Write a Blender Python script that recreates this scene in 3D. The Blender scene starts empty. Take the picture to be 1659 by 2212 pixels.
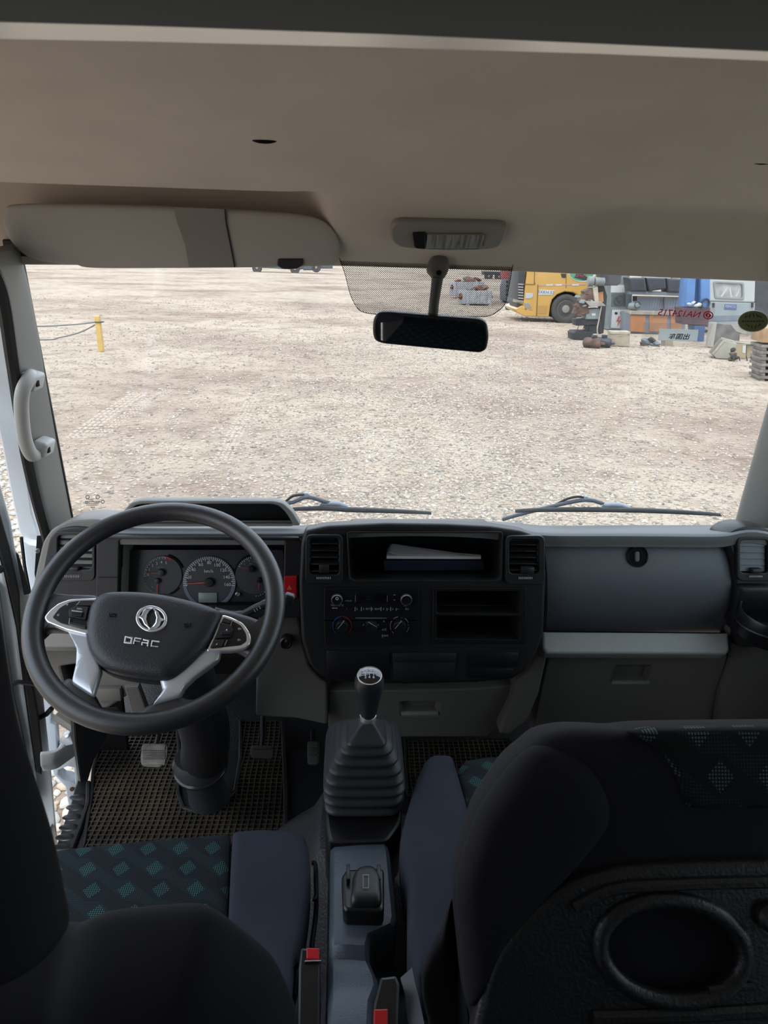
import bpy, bmesh, math, random
from mathutils import Vector as V, Matrix
from mathutils.geometry import tessellate_polygon
random.seed(7)
SC = bpy.context.scene
COL = SC.collection
# ------------------------------------------------------------------ camera
W_, H_, FPX = 1659, 2212, 1534.0
PITCH, YAW, ROLL = math.radians(19.9), math.radians(3.0), math.radians(1.7)
CAM = V((0, 0, 2.35))
FW = V((math.sin(YAW)*math.cos(PITCH), math.cos(YAW)*math.cos(PITCH), -math.sin(PITCH)))
_r = V((math.cos(YAW), -math.sin(YAW), 0)); _u = _r.cross(FW)
RT = _r*math.cos(ROLL) + _u*math.sin(ROLL); UPV = -_r*math.sin(ROLL) + _u*math.cos(ROLL)
cd = bpy.data.cameras.new('camera'); cam = bpy.data.objects.new('camera', cd); COL.objects.link(cam)
cd.sensor_fit = 'HORIZONTAL'; cd.sensor_width = 36.0; cd.lens = FPX/W_*36.0
cd.dof.use_dof = True; cd.dof.focus_distance = 2.0; cd.dof.aperture_fstop = 20.0
cd.clip_start = 0.01; cd.clip_end = 500
cam.matrix_world = Matrix(((RT.x, UPV.x, -FW.x, CAM.x), (RT.y, UPV.y, -FW.y, CAM.y), (RT.z, UPV.z, -FW.z, CAM.z), (0, 0, 0, 1)))
SC.camera = cam
# ------------------------------------------------------------------ overcast sky, soft sun, exposure
wd = bpy.data.worlds.new('sky'); SC.world = wd; wd.use_nodes = True
wn, wl = wd.node_tree.nodes, wd.node_tree.links
bg = wn['Background']; tc = wn.new('ShaderNodeTexCoord'); sx = wn.new('ShaderNodeSeparateXYZ'); cr = wn.new('ShaderNodeValToRGB')
wl.new(tc.outputs['Generated'], sx.inputs[0]); wl.new(sx.outputs['Z'], cr.inputs[0]); wl.new(cr.outputs[0], bg.inputs[0])
cr.color_ramp.elements[0].position = 0.0; cr.color_ramp.elements[0].color = (0.86, 0.92, 1.0, 1)
cr.color_ramp.elements[1].position = 0.6; cr.color_ramp.elements[1].color = (0.74, 0.86, 1.0, 1)
bg.inputs[1].default_value = 1.0
sd = bpy.data.lights.new('sun', 'SUN'); sun = bpy.data.objects.new('sun', sd); COL.objects.link(sun)
sd.energy = 0.9; sd.angle = math.radians(25); sd.color = (1, 0.96, 0.9)
sun.rotation_euler = (math.radians(28), math.radians(-14), 0)
SC.view_settings.view_transform = 'Standard'; SC.view_settings.look = 'None'
SC.view_settings.exposure = 1.40; SC.view_settings.gamma = 1.0; SC.view_settings.use_curve_mapping = False

# ------------------------------------------------------------------ helpers
def ray(px, py): return FW*FPX + RT*(px-829.5) - UPV*(py-1106)
def U(px, py, y=None, x=None, z=None, pl=None):
    """the point of the place seen at a pixel, on a plane x, y or z = const or on plane (point, normal)"""
    d = ray(px, py)
    if pl is not None: t = (pl[0]-CAM).dot(pl[1])/d.dot(pl[1])
    elif y is not None: t = (y-CAM.y)/d.y
    elif x is not None: t = (x-CAM.x)/d.x
    else: t = (z-CAM.z)/d.z
    return CAM + d*t
def mpp(p): return (p-CAM).dot(FW)/FPX
def plane(x, y, z, n): return (V((x, y, z)), V(n).normalized())
def lean(y, z, deg, yaw=0):
    a = math.radians(deg); b = math.radians(yaw)
    return (V((0, y, z)), V((math.cos(a)*math.sin(b), -math.cos(a)*math.cos(b), math.sin(a))))
def off(pl, d): return (pl[0] + pl[1]*d, pl[1])
def frame(pl):
    n = pl[1]; ex = V((0, 0, 1)).cross(n)
    if ex.length < 1e-3: ex = V((1, 0, 0))
    ex.normalize()
    if ex.dot(RT) < 0: ex = -ex
    ey = n.cross(ex).normalized()
    return ex, ey, n
def rnd(poly, r, n=4):
    """round the corners of a 2D polygon"""
    out = []; k = len(poly)
    for i in range(k):
        p, a, b = V(poly[i]), V(poly[i-1]), V(poly[(i+1) % k])
        u, w = a-p, b-p; rr = min(r, u.length*.48, w.length*.48)
        p0, p1 = p+u.normalized()*rr, p+w.normalized()*rr
        for j in range(n+1):
            t = j/n; q = p0*(1-t)**2 + p*2*t*(1-t) + p1*t*t; out.append((q.x, q.y))
    return out
def rect(x0, y0, x1, y1, r=0, n=4):
    p = [(x0, y0), (x1, y0), (x1, y1), (x0, y1)]
    return rnd(p, r, n) if r else p
def circ(cx, cy, rx, ry=None, n=24, rot=0):
    ry = ry or rx; c, s = math.cos(rot), math.sin(rot); o = []
    for i in range(n):
        a = 2*math.pi*i/n; u, w = rx*math.cos(a), ry*math.sin(a); o.append((cx+u*c-w*s, cy+u*s+w*c))
    return o
def lerp(a, b, t): return a+(b-a)*t
def spl(pts, n=6, closed=False):
    """Catmull-Rom through points (tuples or Vectors)"""
    P = [V(p) for p in pts]; k = len(P); out = []
    for i in range(k if closed else k-1):
        g = lambda j: P[j % k] if closed else P[max(0, min(k-1, j))]
        a, b, c, d = g(i-1), g(i), g(i+1), g(i+2)
        for j in range(n):
            t = j/n; out.append(.5*((2*b)+(c-a)*t+(2*a-5*b+4*c-d)*t*t+(3*b-a-3*c+d)*t**3))
    if not closed: out.append(P[-1])
    return out

class MB:
    def __init__(s): s.v = []; s.f = []
    def add(s, vs, fs):
        o = len(s.v); s.v += [tuple(p) for p in vs]; s.f += [[i+o for i in f] for f in fs]; return s
    def box(s, c, size, R=None):
        c = V(c); h = V(size)*.5; vs = []
        for i in range(8):
            p = V((h.x*(1 if i & 1 else -1), h.y*(1 if i & 2 else -1), h.z*(1 if i & 4 else -1)))
            vs.append(c+(R @ p if R else p))
        return s.add(vs, [[0, 2, 3, 1], [4, 5, 7, 6], [0, 1, 5, 4], [2, 6, 7, 3], [0, 4, 6, 2], [1, 3, 7, 5]])
    def fbox(s, p, fr, size, o=(0, 0, 0)):
        """box on a plane frame: size along (right, up, normal), offset o in that frame"""
        ex, ey, n = fr; R = Matrix((ex, ey, n)).transposed()
        return s.box(V(p)+ex*o[0]+ey*o[1]+n*o[2], size, R)
    def prism(s, poly, vec):
        n = len(poly); vec = V(vec); a = [V(p) for p in poly]; b = [p+vec for p in a]
        return s.add(a+b, [list(range(n)), list(range(2*n-1, n-1, -1))] + [[i, i+n, (i+1) % n+n, (i+1) % n] for i in range(n)])
    def rings(s, R, cap=True, closed=False):
        """skin a list of equal closed rings"""
        n = len(R[0]); vs = [p for r in R for p in r]; m = len(R); fs = []
        for i in range(m if closed else m-1):
            for j in range(n):
                a, b = i*n, ((i+1) % m)*n; fs.append([a+j, a+(j+1) % n, b+(j+1) % n, b+j])
        if cap and not closed: fs += [list(range(n))[::-1], list(range((m-1)*n, m*n))]
        return s.add(vs, fs)
    def sheet(s, rows, thick):
        """open grid of points given a thickness vector -> closed slab"""
        m, n = len(rows), len(rows[0]); t = V(thick)
        a = [V(p) for r in rows for p in r]; b = [p+t for p in a]; k = m*n; fs = []
        for i in range(m-1):
            for j in range(n-1):
                q = [i*n+j, i*n+j+1, (i+1)*n+j+1, (i+1)*n+j]; fs += [q, [x+k for x in q[::-1]]]
        ed = [j for j in range(n)] + [i*n+n-1 for i in range(1, m)] + [(m-1)*n+j for j in range(n-2, -1, -1)] + [i*n for i in range(m-2, 0, -1)]
        for i in range(len(ed)):
            p, q = ed[i], ed[(i+1) % len(ed)]; fs.append([q, p, p+k, q+k])
        return s.add(a+b, fs)
    def tube(s, pts, r, seg=10, closed=False, flat=None):
        P = [V(p) for p in pts]; n = len(P); R = []; up = None
        for i in range(n):
            t = (P[(i+1) % n]-P[i-1]) if closed else (P[min(i+1, n-1)]-P[max(i-1, 0)])
            t.normalize()
            if up is None: up = V((0, 0, 1)) if abs(t.z) < .9 else V((0, 1, 0))
            a = t.cross(up).normalized(); b = a.cross(t).normalized(); up = b
            rr = r[i] if isinstance(r, (list, tuple)) else r
            f = flat or (1, 1)
            R.append([P[i]+a*(rr*f[0]*math.cos(2*math.pi*j/seg))+b*(rr*f[1]*math.sin(2*math.pi*j/seg)) for j in range(seg)])
        return s.rings(R, closed=closed)
    def lathe(s, prof, o, ax, seg=24, ref=None):
        ax = V(ax).normalized(); a = V(ref).normalized() if ref else ax.orthogonal().normalized(); b = ax.cross(a); o = V(o)
        R = [[o+ax*h+(a*math.cos(2*math.pi*j/seg)+b*math.sin(2*math.pi*j/seg))*max(r, 1e-5) for j in range(seg)] for r, h in prof]
        return s.rings(R)
    def cyl(s, o, ax, r, h, seg=20): return s.lathe([(r, 0), (r, h)], o, ax, seg)
    def ball(s, c, r, seg=14, rg=9, R=None):
        r = r if isinstance(r, (tuple, list)) else (r, r, r); c = V(c); L = []
        for i in range(rg+1):
            t = math.pi*i/rg; q = max(math.sin(t), 1e-4); ring = []
            for j in range(seg):
                p = V((r[0]*q*math.cos(2*math.pi*j/seg), r[1]*q*math.sin(2*math.pi*j/seg), -r[2]*math.cos(t)))
                ring.append(c+(R @ p if R else p))
            L.append(ring)
        return s.rings(L)

def root_of(o):
    while o.parent: o = o.parent
    return o
def finish(name, me, m, parent, smooth=True, ang=38):
    if m: me.materials.append(m)
    o = bpy.data.objects.new(name, me); COL.objects.link(o)
    if parent: o.parent = parent
    if smooth:
        me.shade_smooth(); me.set_sharp_from_angle(angle=math.radians(ang))
    return o
def build(name, mb, m, parent=None, bev=0, seg=2, sub=0, smooth=True, ang=38, org=None):
    o0 = V(org) if org is not None else (root_of(parent).location.copy() if parent else None)
    if o0 is None:
        n = len(mb.v); o0 = V((sum(v[0] for v in mb.v)/n, sum(v[1] for v in mb.v)/n, min(v[2] for v in mb.v)))
    me = bpy.data.meshes.new(name)
    me.from_pydata([V(v)-o0 for v in mb.v], [], mb.f)
    bm = bmesh.new(); bm.from_mesh(me)
    bmesh.ops.remove_doubles(bm, verts=bm.verts, dist=1e-6)
    bmesh.ops.recalc_face_normals(bm, faces=bm.faces)
    if bev:
        es = [e for e in bm.edges if len(e.link_faces) == 2 and e.calc_face_angle(0) > math.radians(35)]
        bmesh.ops.bevel(bm, geom=es, offset=bev, segments=seg, profile=.5, affect='EDGES', clamp_overlap=True)
    bm.to_mesh(me); bm.free()
    o = finish(name, me, m, parent, smooth, ang)
    if not parent: o.location = o0
    if sub:
        md = o.modifiers.new('subdivide', 'SUBSURF'); md.levels = sub; md.render_levels = sub
    return o
def tag(o, label=None, cat=None, group=None, kind=None):
    for k, x in (('label', label), ('category', cat), ('group', group), ('kind', kind)):
        if x: o[k] = x
    return o
def thing(name, loc, label=None, cat=None, group=None, kind=None):
    o = bpy.data.objects.new(name, None); COL.objects.link(o); o.location = loc; o.empty_display_size = .05
    return tag(o, label, cat, group, kind)
def plate(name, outer, pl, depth, m, parent, holes=(), bev=0.0, px=True, lift=0.0, bres=1):
    """flat plate on a plane: its front stands lift above the plane, depth goes away from the viewer; outlines given at pixels or as points"""
    fr = frame(pl); ex, ey, n = fr; o = pl[0]
    cu = bpy.data.curves.new('tmp', 'CURVE'); cu.dimensions = '2D'; cu.fill_mode = 'BOTH'
    for lp in [outer]+list(holes):
        P = [(U(*p, pl=pl) if px else V(p))-o for p in lp]
        s = cu.splines.new('POLY'); s.points.add(len(P)-1)
        for i, p in enumerate(P): s.points[i].co = (p.dot(ex), p.dot(ey), 0, 1)
        s.use_cyclic_u = True
    cu.extrude = max(depth/2-bev, 1e-5); cu.bevel_depth = bev; cu.bevel_resolution = bres; cu.offset = -bev
    ob = bpy.data.objects.new('tmp', cu); me = bpy.data.meshes.new_from_object(ob)
    bpy.data.objects.remove(ob); bpy.data.curves.remove(cu)
    o0 = root_of(parent).location if parent else V((0, 0, 0))
    M = Matrix.Translation(o-o0+n*(lift-depth/2)) @ Matrix((ex, ey, n)).transposed().to_4x4()
    me.transform(M); me.name = name; me.materials.clear()
    return finish(name, me, m, parent, True, 30)
def text(name, body, p, ex, ey, size, m, parent, ext=.0004, align='CENTER', lift=0.0005, bev=0):
    """flat lettering; size = height of a capital"""
    cu = bpy.data.curves.new('tmp', 'FONT'); cu.body = body; cu.size = size/.70; cu.align_x = align; cu.align_y = 'CENTER'
    cu.extrude = ext; cu.resolution_u = 2; cu.bevel_depth = bev
    ob = bpy.data.objects.new('tmp', cu); me = bpy.data.meshes.new_from_object(ob)
    bpy.data.objects.remove(ob); bpy.data.curves.remove(cu)
    ex, ey = V(ex).normalized(), V(ey).normalized(); n = ex.cross(ey)
    if n.dot(CAM-V(p)) < 0: n = -n
    o0 = root_of(parent).location if parent else V((0, 0, 0))
    me.transform(Matrix.Translation(V(p)-o0+n*lift) @ Matrix((ex, ey, ex.cross(ey))).transposed().to_4x4()); me.name = name; me.materials.clear()
    if ex.cross(ey).dot(n) < 0: me.flip_normals()
    return finish(name, me, m, parent, False)
def ptext(name, body, px, py, pl, hpx, m, parent, rot=0, mirror=False, lift=.0008, sx=1.0, **k):
    p = U(px, py, pl=pl); ex, ey, n = frame(pl); c, s = math.cos(rot), math.sin(rot)
    a, b = ex*c+ey*s, -ex*s+ey*c
    return text(name, body, p, -a if mirror else a, b, hpx*mpp(p), m, parent, lift=lift, **k)
def pillow(outline, n, h, t, steps=5, e=.45):
    """puffed closed body from a closed outline (points): h bulge towards n, t depth away from it"""
    P = [V(p) for p in outline]; k = len(P); c = sum(P, V((0, 0, 0)))/k; n = V(n); R = []
    for s_, dep in ((-1, t), (1, h)):
        rg = []
        for i in range(steps):
            a = i/steps*math.pi/2*.93
            f = math.cos(a)**e; g = math.sin(a)
            rg.append([c+(p-c)*f+n*(dep*g*s_) for p in P])
        R += rg[::-1] if s_ < 0 else rg[1:]
    return MB().rings(R)

# ------------------------------------------------------------------ materials
MATS = {}
def mat(name, col, rough=.5, metal=0, spec=.5, bump=None, var=None, coat=0, trans=0):
    """bump=(scale, strength, distance); var=(scale, amount): colour varies with noise"""
    if name in MATS: return MATS[name]
    m = bpy.data.materials.new(name); m.use_nodes = True; N, L = m.node_tree.nodes, m.node_tree.links
    b = N['Principled BSDF']; b.inputs['Base Color'].default_value = (*col, 1); b.inputs['Roughness'].default_value = rough
    b.inputs['Metallic'].default_value = metal; b.inputs['Specular IOR Level'].default_value = spec
    b.inputs['Coat Weight'].default_value = coat; b.inputs['Transmission Weight'].default_value = trans
    tcn = N.new('ShaderNodeTexCoord')
    if bump:
        no = N.new('ShaderNodeTexNoise'); no.inputs['Scale'].default_value = bump[0]; no.inputs['Detail'].default_value = 2
        bp = N.new('ShaderNodeBump'); bp.inputs['Strength'].default_value = bump[1]; bp.inputs['Distance'].default_value = bump[2]
        L.new(tcn.outputs['Object'], no.inputs[0]); L.new(no.outputs[0], bp.inputs['Height']); L.new(bp.outputs[0], b.inputs['Normal'])
    if var:
        no = N.new('ShaderNodeTexNoise'); no.inputs['Scale'].default_value = var[0]; no.inputs['Detail'].default_value = 5
        r = N.new('ShaderNodeValToRGB'); a = var[1]
        r.color_ramp.elements[0].position = .3; r.color_ramp.elements[1].position = .7
        c2 = var[2] if len(var) > 2 else col
        r.color_ramp.elements[0].color = (*[max(0, x*(1-a)) for x in c2], 1); r.color_ramp.elements[1].color = (*[min(1, x*(1+a)) for x in col], 1)
        L.new(tcn.outputs['Object'], no.inputs[0]); L.new(no.outputs[0], r.inputs[0]); L.new(r.outputs[0], b.inputs['Base Color'])
    MATS[name] = m
    return m
blk = mat('black grained plastic', (.012, .0125, .0145), .42, bump=(900, .25, .0006))
blk2 = mat('black hard plastic', (.0085, .0085, .010), .35, spec=.45)
blkm = mat('matt black rubber', (.012, .012, .013), .6, spec=.35)
voidm = mat('void black', (.006, .006, .007), .8, spec=.2)  # near-black; where no hole is cut, it stands in for shade
rimm = mat('steering wheel grained rubber', (.016, .016, .019), .40, spec=.8, bump=(650, .2, .001))
hubm = mat('airbag cover grained vinyl', (.022, .023, .028), .42, bump=(420, .4, .0012))
grey = mat('grey dash plastic', (.21, .205, .19), .5, bump=(700, .2, .0006))
dgrey = mat('grey lower dash plastic', (.115, .108, .10), .5, bump=(600, .25, .0008))
trimg = mat('grey green pillar plastic', (.20, .205, .19), .5, bump=(800, .15, .0005))
head = mat('headliner fabric', (.68, .60, .525), .9, spec=.1, bump=(900, .3, .001), var=(7, .05))
visor_m = mat('visor vinyl', (.48, .45, .415), .8, spec=.2, bump=(800, .2, .0006))
lightg = mat('light grey painted trim', (.78, .75, .70), .5)
dkroof = mat('dark grey cloth', (.066, .074, .078), .85, bump=(700, .3, .001))
chrome = mat('chrome', (.88, .89, .92), .22, metal=.8)
steel = mat('worn steel', (.34, .33, .32), .4, metal=1)
silver = mat('silver paint', (.62, .65, .70), .32, metal=.55)
white_paint = mat('white body paint', (.72, .76, .80), .25, coat=.4)
red = mat('red plastic', (.45, .008, .012), .35)
rednd = mat('red needle', (.55, .05, .03), .4)
wht = mat('white print', (.62, .64, .66), .6)
dimw = mat('pale grey print', (.30, .31, .33), .6)
lcd = mat('grey green display', (.20, .24, .21), .3)
dial = mat('gauge face', (.035, .036, .042), .5)
dialr = mat('gauge ring', (.12, .135, .17), .4)
fab = mat('charcoal seat cloth', (.0145, .0142, .018), .92, spec=.2, bump=(1200, .4, .001))
fabl = mat('slate seat cloth', (.031, .034, .047), .92, spec=.2, bump=(1200, .4, .001), var=(9, .12))
rubber = mat('black boot rubber', (.03, .032, .038), .45, spec=.4)
matr = mat('dirty mat rubber', (.040, .031, .021), .7, var=(7, .6, (.011, .010, .009)))
carpet = mat('black floor vinyl', (.009, .009, .011), .5, bump=(240, .6, .002))
tunnel = mat('slate tunnel plastic', (.072, .090, .116), .42, bump=(350, .45, .0012))
paper = mat('paper', (.62, .60, .62), .8)
navy = mat('dark blue folder', (.012, .015, .035), .5)
clear = mat('lens', (.75, .78, .8), .15, bump=None)

def glass_mat(name, tint=(1, 1, 1), dust=.03, gl=.035, dustc=(.8, .78, .74)):
    m = bpy.data.materials.new(name); m.use_nodes = True; N, L = m.node_tree.nodes, m.node_tree.links; N.clear()
    out = N.new('ShaderNodeOutputMaterial'); t = N.new('ShaderNodeBsdfTransparent'); t.inputs[0].default_value = (*tint, 1)
    g = N.new('ShaderNodeBsdfGlossy'); g.inputs['Roughness'].default_value = .02; d = N.new('ShaderNodeBsdfDiffuse'); d.inputs[0].default_value = (*dustc, 1)
    m1 = N.new('ShaderNodeMixShader'); m2 = N.new('ShaderNodeMixShader'); m1.inputs[0].default_value = gl
    no = N.new('ShaderNodeTexNoise'); no.inputs['Scale'].default_value = 6; no.inputs['Detail'].default_value = 6
    r = N.new('ShaderNodeMapRange'); r.inputs[1].default_value = .35; r.inputs[2].default_value = .8; r.inputs[3].default_value = dust*.4; r.inputs[4].default_value = dust*2
    tcn = N.new('ShaderNodeTexCoord'); L.new(tcn.outputs['Object'], no.inputs[0]); L.new(no.outputs[0], r.inputs[0]); L.new(r.outputs[0], m2.inputs[0])
    L.new(t.outputs[0], m1.inputs[1]); L.new(g.outputs[0], m1.inputs[2]); L.new(m1.outputs[0], m2.inputs[1]); L.new(d.outputs[0], m2.inputs[2]); L.new(m2.outputs[0], out.inputs[0])
    return m
glass = glass_mat('windscreen glass')
def translucent(name, c):
    m = bpy.data.materials.new(name); m.use_nodes = True; N, L = m.node_tree.nodes, m.node_tree.links; N.clear()
    o = N.new('ShaderNodeOutputMaterial'); d = N.new('ShaderNodeBsdfDiffuse'); t = N.new('ShaderNodeBsdfTranslucent'); x = N.new('ShaderNodeMixShader'); x.inputs[0].default_value = .6
    d.inputs[0].default_value = t.inputs[0].default_value = (*c, 1); L.new(d.outputs[0], x.inputs[1]); L.new(t.outputs[0], x.inputs[2]); L.new(x.outputs[0], o.inputs[0]); return m
film = glass_mat('clear plastic film', dust=.10, gl=.05, dustc=(.85, .85, .86))

def pattern_mat(name, dark=(.0135, .0165, .021), teal=(.055, .19, .18), axes=(0, 1), rot=.0):
    """seat cloth: staggered diamonds of small woven dots in the plane of two object axes"""
    m = bpy.data.materials.new(name); m.use_nodes = True; N, L = m.node_tree.nodes, m.node_tree.links
    b = N['Principled BSDF']; b.inputs['Roughness'].default_value = .92; b.inputs['Specular IOR Level'].default_value = .2
    tcn = N.new('ShaderNodeTexCoord'); sep = N.new('ShaderNodeSeparateXYZ'); L.new(tcn.outputs['Object'], sep.inputs[0])
    def M(op, a, b_=None, c=None):
        n = N.new('ShaderNodeMath'); n.operation = op
        for i, x in enumerate((a, b_, c)):
            if x is None: continue
            if isinstance(x, (int, float)): n.inputs[i].default_value = x
            else: L.new(x, n.inputs[i])
        return n.outputs[0]
    x, y = sep.outputs[axes[0]], sep.outputs[axes[1]]
    A, B_, S = .053, .041, .021
    j = M('DIVIDE', y, B_); jr = M('ROUND', j); dy = M('SUBTRACT', j, jr)
    i = M('DIVIDE', M('ADD', x, M('MULTIPLY', jr, S)), A); dx = M('SUBTRACT', i, M('ROUND', i))
    q = M('ADD', M('MULTIPLY', M('ABSOLUTE', dx), 1/.27), M('MULTIPLY', M('ABSOLUTE', dy), 1/.37))
    dm = M('LESS_THAN', q, 1.0)
    s = .0033
    u = M('SUBTRACT', M('FRACT', M('DIVIDE', x, s)), .5); w = M('SUBTRACT', M('FRACT', M('DIVIDE', y, s)), .5)
    r2 = M('ADD', M('MULTIPLY', u, u), M('MULTIPLY', w, w)); dot = M('LESS_THAN', r2, .085)
    band = M('LESS_THAN', M('ABSOLUTE', M('SUBTRACT', M('FRACT', M('ADD', M('MULTIPLY', i, .5), M('MULTIPLY', j, .5))), .5)), .22)
    amt = M('MULTIPLY', dot, M('ADD', M('MULTIPLY', dm, .82), M('MULTIPLY', band, .14)))
    mx = N.new('ShaderNodeMix'); mx.data_type = 'RGBA'; L.new(amt, mx.inputs[0]); mx.inputs[6].default_value = (*dark, 1); mx.inputs[7].default_value = (*teal, 1)
    L.new(mx.outputs[2], b.inputs['Base Color'])
    no = N.new('ShaderNodeTexNoise'); no.inputs['Scale'].default_value = 1200; bp = N.new('ShaderNodeBump'); bp.inputs['Strength'].default_value = .4; bp.inputs['Distance'].default_value = .001
    L.new(tcn.outputs['Object'], no.inputs[0]); L.new(no.outputs[0], bp.inputs['Height']); L.new(bp.outputs[0], b.inputs['Normal'])
    return m
patt = pattern_mat('patterned seat cloth')
pattv = pattern_mat('patterned upright seat cloth', axes=(0, 2))

# ================================================================== THE SETTING: the yard
def ground_material():
    m = bpy.data.materials.new('dusty gravel'); m.use_nodes = True; N, L = m.node_tree.nodes, m.node_tree.links
    b = N['Principled BSDF']; b.inputs['Roughness'].default_value = .95; b.inputs['Specular IOR Level'].default_value = .1
    tcn = N.new('ShaderNodeTexCoord')
    def noise(sc, det, ro=.5):
        n = N.new('ShaderNodeTexNoise'); n.inputs['Scale'].default_value = sc; n.inputs['Detail'].default_value = det; n.inputs['Roughness'].default_value = ro
        L.new(tcn.outputs['Object'], n.inputs[0]); return n.outputs[0]
    def ramp(x, stops):
        r = N.new('ShaderNodeValToRGB'); e = r.color_ramp.elements
        while len(e) < len(stops): e.new(.5)
        for q, (p, c) in zip(e, stops): q.position = p; q.color = (*c, 1)
        L.new(x, r.inputs[0]); return r.outputs[0]
    def mix(f, a, c, t='MIX'):
        n = N.new('ShaderNodeMix'); n.data_type = 'RGBA'; n.blend_type = t
        if isinstance(f, float): n.inputs[0].default_value = f
        else: L.new(f, n.inputs[0])
        for k, x in ((6, a), (7, c)):
            L.new(x, n.inputs[k])
        return n.outputs[2]
    base = ramp(noise(.16, 7, .62), [(.34, (.275, .205, .160)), (.45, (.38, .30, .235)), (.55, (.475, .395, .305)), (.72, (.44, .37, .30))])
    fine = ramp(noise(14, 8, .75), [(.32, (.26, .25, .24)), (.46, (.90, .90, .90)), (.60, (1, 1, 1))])  # dark end puts the small shadows between stones into the colour
    mid = ramp(noise(1.7, 6, .7), [(.36, (.50, .46, .44)), (.52, (1, 1, 1))])
    c = mix(.85, base, fine, 'MULTIPLY'); c = mix(.7, c, mid, 'MULTIPLY')
    L.new(c, b.inputs['Base Color'])
    bp = N.new('ShaderNodeBump'); bp.inputs['Strength'].default_value = .8; bp.inputs['Distance'].default_value = .03
    L.new(noise(22, 6, .7), bp.inputs['Height']); L.new(bp.outputs[0], b.inputs['Normal'])
    return m
def island_mat(name, stops, rough=.9):
    m = bpy.data.materials.new(name); m.use_nodes = True; N, L = m.node_tree.nodes, m.node_tree.links
    b = N['Principled BSDF']; b.inputs['Roughness'].default_value = rough; b.inputs['Specular IOR Level'].default_value = .15
    g = N.new('ShaderNodeNewGeometry'); r = N.new('ShaderNodeValToRGB'); e = r.color_ramp.elements
    while len(e) < len(stops): e.new(.5)
    for q, (p, c) in zip(e, stops): q.position = p; q.color = (*c, 1)
    L.new(g.outputs['Random Per Island'], r.inputs[0]); L.new(r.outputs[0], b.inputs['Base Color'])
    return m
gmat = ground_material()
gb = MB(); gb.box((0, 120, -.1), (500, 330, .2))
ground = build('ground', gb, gmat, smooth=False, org=(0, 0, 0)); ground['kind'] = 'structure'
stone_m = island_mat('gravel stones', [(0, (.16, .15, .14)), (.2, (.31, .275, .23)), (.5, (.43, .38, .31)), (.8, (.34, .27, .205)), (1, (.50, .46, .40))])
OCT = [(1, 0, 0), (0, 1, 0), (-1, 0, 0), (0, -1, 0), (0, 0, 1), (0, 0, -1)]
OCF = [(0, 1, 4), (1, 2, 4), (2, 3, 4), (3, 0, 4), (1, 0, 5), (2, 1, 5), (3, 2, 5), (0, 3, 5)]
rs = random.Random(3)
vs, fs = [], []
def patch(x, y):      # where the loose gravel lies thick
    return .5+.5*math.sin(x*.55+1.3*math.sin(y*.37)+.6)*math.cos(y*.41-.5*math.sin(x*.6))
n_st = 0
while n_st < 75000:
    y = 5.2 + (17*rs.random()**1.6 if n_st < 60000 else 12+20*rs.random()); x = rs.uniform(-.62, .78)*(y+2)+.35*0
    d = patch(x, y); c = math.exp(-((x-.10*y-.3)/(.22*y+.6))**2)
    if rs.random() > .10+.55*d*d*.5+.75*c*(1 if y < 14 else .5): continue
    r = rs.choice((.008, .010, .012, .015, .018, .023))*(1+.028*y); q = rs.uniform(0, 6.28); o = len(vs)
    a, b_, h = r*rs.uniform(.8, 1.5), r*rs.uniform(.6, 1.), r*rs.uniform(.35, .7); cq, sq = math.cos(q), math.sin(q)
    for p in OCT:
        u, w = p[0]*a*rs.uniform(.75, 1.2), p[1]*b_*rs.uniform(.75, 1.2); vs.append((x+u*cq-w*sq, y+u*sq+w*cq, p[2]*h+h*.35))
    fs += [(i+o, j+o, k+o) for i, j, k in OCF]; n_st += 1
me = bpy.data.meshes.new('gravel'); me.from_pydata(vs, [], fs); finish('gravel', me, stone_m, ground, False)['kind'] = 'stuff'
# the rounded pebbles seen close, through the gap of the open door
peb_m = [mat('pebble %d' % i, c, .85, spec=.2, var=(30, .15)) for i, c in enumerate([(.42, .37, .31), (.46, .42, .35), (.36, .34, .31), (.40, .33, .25)])]
pebs = []
for i in range(4):
    b = MB(); b.ball((0, 0, 0), (1, .75, .5), 10, 6)
    b.v = [(x*(1+.12*math.sin(3*y+i)), y*(1+.15*math.sin(4*x+2*i)), z) for x, y, z in b.v]
    o = build('stone', b, peb_m[i], ground, org=(0, 0, 0)); pebs.append(o)
first = [True]*4
def put_pebble(x, y, s):
    i = rs.randrange(4)
    if first[i]: o = pebs[i]; first[i] = False
    else: o = pebs[i].copy(); COL.objects.link(o)
    o.location = (x, y, s*.18); o.scale = (s, s, s); o.rotation_euler = (0, 0, rs.uniform(0, 6.28))
done = []
for t in range(4000):
    if rs.random() < .45: p = U(rs.uniform(104, 158), rs.uniform(1660, 1850), z=0); s = rs.uniform(.018, .042)
    else: p = U(rs.uniform(-5, 58), rs.uniform(955, 1290), z=0); s = rs.uniform(.02, .05)
    if len(done) >= 240: break
    if all((p.x-a)**2+(p.y-b)**2 > ((s+c)*.78)**2 for a, b, c in done): done.append((p.x, p.y, s)); put_pebble(p.x, p.y, s)
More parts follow.
